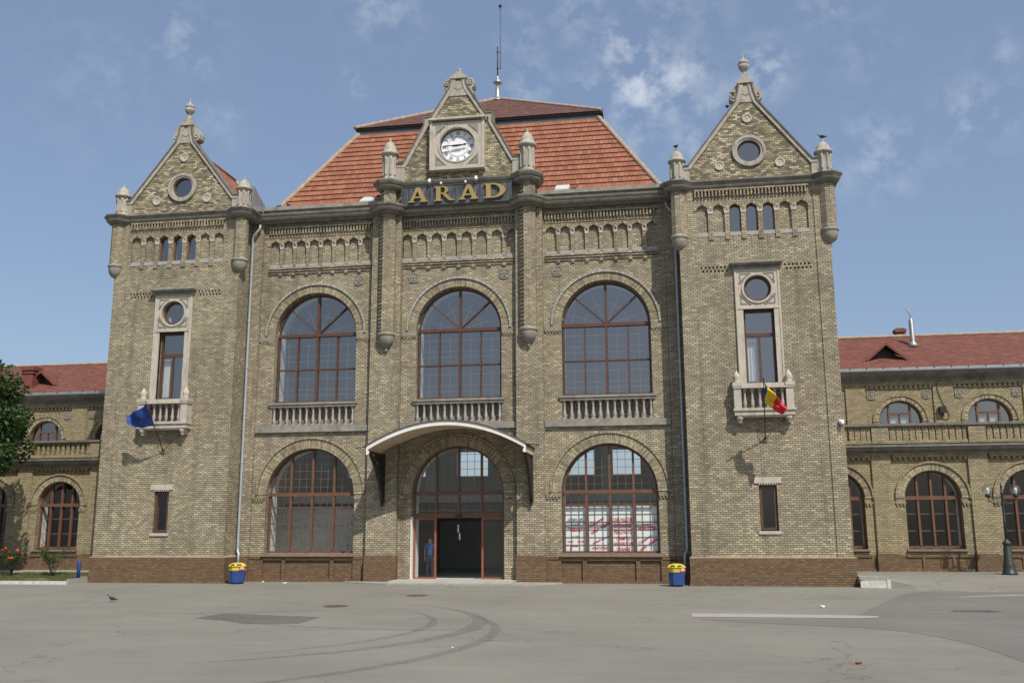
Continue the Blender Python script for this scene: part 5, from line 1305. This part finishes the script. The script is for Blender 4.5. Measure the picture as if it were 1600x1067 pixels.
def rosebush(x, y, z, h, wd, seed, label, roses):
    T = thing('rose_bush', label, 'rose bush', (x, y, z), group='rose bushes in the grass bed'); rr = random.Random(seed); base = Vector((x, y, z)); st = MB(); lf = MB(); rs = MB()
    for i in range(9):
        a = rr.random() * 6.28; tip = base + Vector((math.cos(a) * wd * .5 * rr.uniform(.3, 1), math.sin(a) * .35, h * rr.uniform(.55, 1))); mid = base * .45 + tip * .55 + Vector((0, 0, .12)); st.tube([base + Vector((rr.uniform(-.05, .05), 0, 0)), mid, tip], [.014, .010, .005], 5)
        for _ in range(150):
            t = rr.uniform(.35, 1.05); q_ = base.lerp(mid, t * 2) if t < .5 else mid.lerp(tip, (t - .5) * 2); leaf(lf, q_ + Vector((rr.gauss(0, .085), rr.gauss(0, .085), rr.gauss(0, .08))), rr.uniform(.025, .05), rr, .6)
        if i < roses:
            for k in range(7): leaf(rs, tip + Vector((rr.gauss(0, .022), rr.gauss(0, .022) - .04, rr.gauss(0, .02))), .05, rr, .2)
            rs.lathe([(.01, tip.z - .03), (.045, tip.z - .01), (.05, tip.z + .02), (.02, tip.z + .045)], tip.x, tip.y - .04, 8)
    st.build('stems', BARK, T); lf.build('foliage', LEAFR, T)
    if roses: rs.build('blossoms', ROSE, T)
rosebush(-19.6, .3, .22, 1.25, 1.0, 5, 'bushy green rose bush with coral red blossoms in the grass bed', 8)
rosebush(-17.55, .2, .22, 1.35, 1.7, 11, 'sparse spreading rose bush with hardly any blossoms, nearer the tower', 1)

# ================================================================== things on and around the building
def bin_(x, y, rot, label, yellow_front):
    T = thing('litter_bin', label, 'litter bin', (x, y, 0.0), rot, 'blue and yellow litter bins')
    q = MB(); q.lathe([(.29, .055), (.31, .07), (.325, .52), (.33, .53)], 0, 0, 8, sm=False, a0=R(22.5)); q.lathe([(.24, 0), (.24, .06)], 0, 0, 8, sm=False, a0=R(22.5)); q.build('body', BLUEP, T, local=True)
    q = MB(); q.lathe([(.335, .53), (.345, .54), (.35, .70), (.36, .71)], 0, 0, 8, sm=False, a0=R(22.5)); c = q.build('collar', YELP, T, local=True)
    q = MB()
    a0_, a1_ = (R(-67.5), R(-22.5)) if yellow_front else (R(-67.5), R(-22.5)); r1 = .356
    pts = [(r1 * math.cos(a), r1 * math.sin(a)) for a in (a0_, a1_)]
    k = 0; dn_ = Vector((math.cos((a0_ + a1_) / 2), math.sin((a0_ + a1_) / 2))) * .006
    q.v += [(pts[0][0], pts[0][1], .55), (pts[1][0], pts[1][1], .55), (pts[1][0], pts[1][1], .69), (pts[0][0], pts[0][1], .69)] + [(pts[0][0] + dn_.x, pts[0][1] + dn_.y, .55), (pts[1][0] + dn_.x, pts[1][1] + dn_.y, .55), (pts[1][0] + dn_.x, pts[1][1] + dn_.y, .69), (pts[0][0] + dn_.x, pts[0][1] + dn_.y, .69)]
    for f in ((4, 5, 6, 7), (0, 1, 5, 4), (1, 2, 6, 5), (2, 3, 7, 6), (3, 0, 4, 7)): q.F(f)
    q.build('red_label', REDP, c, local=True)
    lb = MB(); m_ = (Vector(pts[0]) + Vector(pts[1])) / 2 + dn_ * 1.3; tg = (Vector(pts[1]) - Vector(pts[0])).normalized()
    for i, L_ in ((0, .16), (1, .20)):
        z = .65 - i * .05; p0 = m_ - tg * L_ / 2; p1 = m_ + tg * L_ / 2; k = len(lb.v); lb.v += [(p0.x, p0.y, z), (p1.x, p1.y, z), (p1.x, p1.y, z + .03), (p0.x, p0.y, z + .03)]; lb.F([k, k + 1, k + 2, k + 3])
    lb.build('label_stripes', WHP, c, local=True)
    q = MB(); q.lathe([(.385, .70), (.39, .72), (.30, .80), (.20, .835), (.10, .85), (.001, .852)], 0, 0, 8, sm=False, a0=R(22.5)); li = q.build('lid', YELP, T, local=True)
    q = MB()
    for a in (-112, -68, 20, 160): 
        ca, sa = math.cos(R(a)), math.sin(R(a)); k = len(q.v); t = Vector((-sa, ca)); c1 = Vector((ca, sa)) * .365; c2 = Vector((ca, sa)) * .315
        q.v += [(c1.x - t.x * .09, c1.y - t.y * .09, .746), (c1.x + t.x * .09, c1.y + t.y * .09, .746), (c2.x + t.x * .075, c2.y + t.y * .075, .795), (c2.x - t.x * .075, c2.y - t.y * .075, .795)]; q.F([k, k + 1, k + 2, k + 3])
    q.build('opening', BLACKP, li, local=True)
bin_(-8.84, -.30, R(12), 'blue and yellow litter bin in the sun below the downpipe', True)
bin_(9.0, -.42, R(0), 'blue and yellow litter bin in the shade between tower and poster window', False)

def flagpole(x, z0, tip, label, kind):
    T = thing('flag', label, 'flag', (x, 0, z0), group='flags on the tower balconies')
    base = Vector((x, 0, z0)); tip = Vector(tip); q = MB(); q.tube([base + Vector((0, -.04, 0)), tip], .018, 8); q.lathe([(.02, tip.z - .02), (.035, tip.z + .02), (.01, tip.z + .06)], tip.x, tip.y, 8); q.build('pole', IRON, T)
    q = MB(); q.box(x - .06, x + .06, -.05, .02, z0 - .12, z0 + .06); q.tube([base + Vector((0, -.02, 0)), base + Vector((-.0, -.15, .12)), base.lerp(tip, .14)], .03, 8); q.tube([(x - .3, -.02, z0 + .35), (x - .16, -.14, z0 + .22), base.lerp(tip, .12)], .014, 6); q.tube([(x + .28, -.02, z0 + .38), (x + .16, -.14, z0 + .24), base.lerp(tip, .12)], .014, 6); q.build('bracket', plain('rusty_bracket', (.12, .06, .035), .8, .3, 20) if 'rusty_bracket' not in MATS else MATS['rusty_bracket'], T)
    n, m_ = 30, 22
    def P(u, v): return None
    if kind == 'blue':
        A = base.lerp(tip, .97); B_ = base.lerp(tip, .54); Cc = Vector((x - 1.22, -1.10, 7.02)); D = Vector((x - 1.02, -1.0, 6.52))
        def P(u, v):   # u from hoist to fly, v from top to bottom
            top = A.lerp(Cc, u); bot = B_.lerp(D, u); p = top.lerp(bot, v)
            return p + Vector((0, .11 * math.sin(u * 9 + v * 2.5) * (.3 + u), -.10 * math.sin(u * math.pi) * (1 - .2 * v) + .05 * math.sin(v * 9 + u * 5) * u))
        bands = [(0, 1, 0)]
    else:
        A = base.lerp(tip, .97); B_ = base.lerp(tip, .62)
        def P(u, v):
            fall = Vector((.72 * u + .06 * math.sin(v * 6), .10 * math.sin(u * 8 + v * 9) - .05 * u, -.80 * u)); h = A.lerp(B_, v)
            return h.lerp(A.lerp(B_, .42), u * .62) + fall + Vector((.05 * math.sin(v * 12) * u, .07 * math.cos(v * 12) * (.3 + u), 0))
        bands = [(0, 1, 0)]
    q = MB()
    for i in range(n + 1):
        for j in range(m_ + 1): q.v.append(tuple(P(i / n, j / m_)))
    for i in range(n):
        for j in range(m_):
            mi = 0 if kind == 'blue' else (0 if i < n * .08 else 1 if i < n * .48 else 2)
            q.F([i * (m_ + 1) + j, (i + 1) * (m_ + 1) + j, (i + 1) * (m_ + 1) + j + 1, i * (m_ + 1) + j + 1], mi, sm=True)
    fo = q.build('cloth', [FLBLUE] if kind == 'blue' else [FLBLUE, FLYEL, FLRED], T)
    fo.modifiers.new('Solidify', 'SOLIDIFY').thickness = .006
    if kind == 'blue':
        s_ = MB()
        for k in range(12):
            a = R(30 * k); uc_, vc = .5 + .16 * math.cos(a), .5 + .26 * math.sin(a); ring_ = []
            for i in range(10):
                b = R(90 + 36 * i); rr_ = .028 if i % 2 == 0 else .012; p = P(uc_ + rr_ * math.cos(b), vc - rr_ * 1.5 * math.sin(b)); ring_.append((p.x, p.y - .012, p.z))
            kk = len(s_.v); s_.v += ring_; s_.F(range(kk, kk + 10))
        s_.build('stars', plain('faded_star_yellow', (.20, .19, .10), .8, .1, 3, bump=0), fo)
flagpole(-12.65, 5.53, (-12.66, -1.65, 7.42), 'dark blue flag with a ring of stars, blown out beside a balcony', 'blue')
flagpole(12.61, 5.56, (12.46, -2.0, 7.62), 'blue, yellow and red striped flag hanging folded in front of a balcony', 'tri')

# lamp post
L = thing('street_lamp', 'dark green cast iron lamp post with two clear globes, in front of the side wing', 'street lamp', (21.32, .9, .42))
q = MB(); q.lathe([(.27, 0), (.27, .05), (.225, .09), (.205, .30), (.20, .34), (.185, .42), (.165, .46), (.14, .98), (.12, 1.02), (.12, 1.08), (.16, 1.12), (.15, 1.18), (.08, 1.24), (.05, 1.32)], 0, 0, 18); q.build('base', LAMPM, L, local=True)
q = MB(); q.lathe([(.055, 1.30), (.052, 1.9), (.065, 1.94), (.048, 1.98), (.04, 2.95), (.06, 2.98), (.06, 3.03), (.035, 3.06), (.03, 3.2), (.05, 3.24), (.02, 3.32), (.008, 3.42)], 0, 0, 14); q.build('pole', LAMPM, L, local=True)
for s in (-1, 1):
    q = MB(); q.tube([(0, 0, 2.72), (s * .18, 0, 2.60), (s * .36, 0, 2.62), (s * .48, 0, 2.74), (s * .50, 0, 2.86)], .018, 6); q.tube([(0, 0, 2.95), (s * .15, 0, 2.82), (s * .30, 0, 2.80), (s * .42, 0, 2.86), (s * .5, 0, 2.82)], .013, 6)
    q.tube([(s * (.24 + .09 * math.cos(R(a))), 0, 2.72 + .09 * math.sin(R(a))) for a in range(0, 361, 30)], .010, 5); q.lathe([(.03, 2.84), (.10, 2.88), (.11, 2.93), (.09, 2.97)], s * .50, 0, 12); ar_ = q.build('arm', LAMPM, L, local=True)
    q = MB(); q.lathe([(.085, 2.95), (.14, 3.0), (.175, 3.08), (.18, 3.14), (.165, 3.22), (.12, 3.29), (.05, 3.33), (.001, 3.335)], s * .50, 0, 20); q.build('globe', GLOBE, ar_, local=True)
    q = MB(); q.lathe([(.03, 2.95), (.035, 3.0), (.06, 3.08), (.065, 3.14), (.04, 3.2), (.001, 3.22)], s * .50, 0, 12); q.build('bulb', WHP, ar_, local=True)

# blue post at the tower foot
q = MB(); q.lathe([(.075, 0), (.075, .70), (.06, .74), (.05, .78), (.001, .79)], 0, 0, 12); q.box(-.10, .10, -.10, .10, -.02, .04); o = q.build('blue_post', BLUEP); o.location = (-15.90, -.45, .18)
tag(o, 'short blue post at the end of the grass bed beside the tower plinth', 'post')

# pigeons
def pigeon_proto():
    T = thing('pigeon', 'p', 'pigeon', group='pigeons')
    q = MB(); sp_ = [(-.20, .055, .008, .006), (-.14, .07, .030, .016), (-.08, .09, .052, .045), (-.02, .105, .062, .062), (.05, .115, .060, .066), (.10, .14, .045, .052), (.125, .18, .028, .032), (.14, .215, .026, .028), (.165, .235, .026, .026), (.185, .232, .016, .016), (.20, .225, .006, .006), (.218, .220, .002, .002)]
    seg = 12; b = 0
    for x, z, ry, rz in sp_:
        for k in range(seg): a = 2 * math.pi * k / seg; q.v.append((x, ry * math.cos(a), z + rz * math.sin(a)))
    for i in range(len(sp_) - 1):
        for k in range(seg): j = (k + 1) % seg; q.F([i * seg + k, i * seg + j, (i + 1) * seg + j, (i + 1) * seg + k], sm=True)
    q.F(range(seg)[::-1]); q.F([(len(sp_) - 1) * seg + k for k in range(seg)])
    for s in (-1, 1): q.tube([(.01, s * .025, .06), (.012, s * .026, .0), (.045, s * .03, -.002)], .005, 5)
    q.build('body', PIGB, T, local=True)
    for s in (-1, 1):
        q = MB(); q.lathe([(.001, -.5)], 0, 0, 3) if False else None
        pts = [(.08, .13), (.05, .155), (-.02, .145), (-.12, .095), (-.21, .062), (-.12, .075), (-.02, .085), (.06, .10)]
        k = 0; n = len(pts)
        q.v += [(x, s * .052, z) for x, z in pts] + [(x, s * (.072 if abs(x) < .1 else .03), z) for x, z in pts]
        q.F(range(n)); q.F(list(range(n, 2 * n))[::-1])
        for i in range(n): j = (i + 1) % n; q.F([i, j, n + j, n + i])
        q.build('wing', PIGD, T, local=True)
    return T
PG = pigeon_proto()
spots = [((-8.75, -9.4, .005), 200, .85, 'dark pigeon walking on the open asphalt'),
         ((9.62, .16, 17.84), 60, 1, 'pigeon perched on the pinnacle tip between the orange roof and the gable'),
         ((15.58, .16, 17.84), 150, 1, 'pigeon perched on the outermost pinnacle tip against the sky'),
         ((-1.40, 1.1, 20.47), 100, 1, 'pigeon on the shoulder ledge of the clock gable'),
         ((-8.5, 1.4, 16.70), 80, 1, 'pigeon at the very corner of the parapet under the orange roof'),
         ((-8.0, 1.4, 16.70), 250, 1, 'pigeon a step in from the parapet corner'),
         ((12.05, .14, 20.04), 120, .9, 'topmost pigeon on the gable slope by the scroll'),
         ((11.84, .2, 19.50), 110, .9, 'lower pigeon on the gable slope by the scroll'),
         ((5.15, 1.4, 16.70), 20, 1, 'pigeon on the parapet beside the zinc hatch')]
for i, (p, a, k, lb) in enumerate(spots):
    o = PG if i == 0 else copy_tree(PG); o.location = p; o.rotation_euler = (0, 0, R(a)); o.scale = (k, k, k); o['label'] = lb; o['group'] = 'pigeons'; o['category'] = 'pigeon'

# litter on the square
def crumple(name, x, y, s, mat, label, cat, seed, flat=.5):
    rr = random.Random(seed); bm = bmesh.new(); bmesh.ops.create_icosphere(bm, subdivisions=2, radius=s)
    for v in bm.verts: v.co *= rr.uniform(.6, 1.15); v.co.z = v.co.z * flat
    zmin = min(v.co.z for v in bm.verts)
    for v in bm.verts: v.co.z -= zmin
    me = bpy.data.meshes.new(name); bm.to_mesh(me); bm.free(); me.materials.append(mat); o = bpy.data.objects.new(name, me); C.objects.link(o); o.location = (x, y, .004); tag(o, label, cat, 'litter')
LE = plain('orange_peel', (.30, .10, .03), .8, .3, 20)
crumple('paper_scrap', -6.9, .0, .10, WHP, 'white paper scrap under the big window beside the sunny litter bin', 'litter', 1, .25)
crumple('paper_scrap', -8.0, .35, .06, WHP, 'small white paper scrap just right of the sunny litter bin', 'litter', 2, .5)
crumple('paper_scrap', 12.94, -9.38, .07, WHP, 'white paper scrap beyond the long painted line', 'litter', 3, .5)
crumple('dry_leaf', 11.80, -20.5, .06, LE, 'crumpled orange brown leaf on the open asphalt', 'leaf', 4, .4)
crumple('paper_scrap', 4.53, -19.3, .022, WHP, 'tiny white scrap at the front of the square', 'litter', 5, .5)

# ---------------------------------------------------------------- person standing behind the glass beside the open doorway
def person():
    T = thing('person', 'person in a light blue shirt and jeans standing behind the glass beside the open doorway', 'person', (-1.50, 2.9, .10))
    bm = bmesh.new(); J = {}
    def j(n, x, y, z, r): J[n] = (bm.verts.new((x, y, z)), r)
    j('pel', 0, 0, .93, .135); j('bel', 0, .0, 1.08, .125); j('che', 0, -.01, 1.28, .145); j('sho', 0, 0, 1.42, .10); j('nec', 0, 0, 1.49, .055); j('hd0', 0, -.02, 1.56, .075); j('hd1', 0, -.02, 1.65, .088); j('hd2', 0, -.01, 1.72, .06)
    E_ = [('pel', 'bel'), ('bel', 'che'), ('che', 'sho'), ('sho', 'nec'), ('nec', 'hd0'), ('hd0', 'hd1'), ('hd1', 'hd2')]
    for s, t in ((-1, 'l'), (1, 'r')):
        j('s' + t, s * .17, 0, 1.39, .058); j('e' + t, s * .24, .02, 1.12, .043); j('w' + t, s * .22, -.06 - .04 * s, .88, .028); j('p' + t, s * .215, -.09 - .04 * s, .80, .03)
        j('h' + t, s * .09, 0, .88, .095); j('k' + t, s * .11, -.03, .50, .058); j('a' + t, s * .12, .02, .10, .040); j('f' + t, s * .135, -.13, .035, .035)
        E_ += [('sho', 's' + t), ('s' + t, 'e' + t), ('e' + t, 'w' + t), ('w' + t, 'p' + t), ('pel', 'h' + t), ('h' + t, 'k' + t), ('k' + t, 'a' + t), ('a' + t, 'f' + t)]
        for k in range(5):
            fx = s * (.195 + .011 * k); L_ = (.065, .085, .092, .085, .068)[k]
            if k == 0: j('t0' + t, s * .19, -.125 - .04 * s, .80, .010); j('t1' + t, s * .185, -.14 - .04 * s, .765, .008); E_ += [('p' + t, 't0' + t), ('t0' + t, 't1' + t)]
            else: j('g%d' % k + t, fx, -.10 - .04 * s, .765, .0095); j('G%d' % k + t, fx, -.115 - .04 * s, .765 - L_ * .7, .008); E_ += [('p' + t, 'g%d' % k + t), ('g%d' % k + t, 'G%d' % k + t)]
    for a, b in E_: bm.edges.new((J[a][0], J[b][0]))
    names = {v: n for n, (v, r) in J.items()}; order = [J[names[v]][1] for v in bm.verts]
    me = bpy.data.meshes.new('body'); bm.to_mesh(me); bm.free(); o = bpy.data.objects.new('body', me); C.objects.link(o); o.parent = T
    sk = o.modifiers.new('Skin', 'SKIN')
    if not me.skin_vertices: me.attributes
    try:
        for i, r in enumerate(order): me.skin_vertices[0].data[i].radius = (r, r)
        me.skin_vertices[0].data[0].use_root = True
    except Exception: 
        bm = bmesh.new(); bm.from_mesh(me); ly = bm.verts.layers.skin.verify()
        for i, v in enumerate(bm.verts): v[ly].radius = (order[i], order[i]); v[ly].use_root = (i == 0)
        bm.to_mesh(me); bm.free()
    o.modifiers.new('Subdivision', 'SUBSURF').levels = 1
    dg = bpy.context.evaluated_depsgraph_get(); dg.update(); m2 = bpy.data.meshes.new_from_object(o.evaluated_get(dg)); o.modifiers.clear(); o.data = m2
    m2.materials.clear()
    for m_ in (plain('skin', (.42, .25, .17), .6, .05, 5, bump=0), plain('light_blue_shirt', (.10, .22, .50), .8, .1, 6), plain('blue_jeans', (.05, .075, .13), .85, .15, 8), BLACKP): m2.materials.append(m_)
    for p in m2.polygons:
        c = p.center; p.use_smooth = True
        p.material_index = 3 if c.z < .09 else 2 if c.z < .98 and abs(c.x) < .19 and not (c.z > .7 and abs(c.x) > .17) else 1 if (.98 <= c.z < 1.455) and not (abs(c.x) > .2 and c.z < 1.16) else 0
    q = MB(); q.lathe([(.09, 1.60), (.100, 1.66), (.092, 1.73), (.06, 1.78), (.001, 1.795)], 0, .015, 16, sy=1.05); q.build('hair', plain('dark_hair', (.03, .022, .018), .7, .2, 20), T, local=True)
    q = MB()
    for s in (-1, 1): q.lathe([(.001, 1.648), (.010, 1.655), (.001, 1.662)], s * .032, -.112, 8)
    q.build('eyes', BLACKP, T, local=True)
    q = MB(); q.prism([(-.105, 1.64), (-.13, 1.607), (-.105, 1.60)], -.011, .011, ax='x'); q.box(-.022, .022, -.106, -.098, 1.575, 1.580); q.build('nose_and_mouth', MATS['skin'], T, local=True)
person()
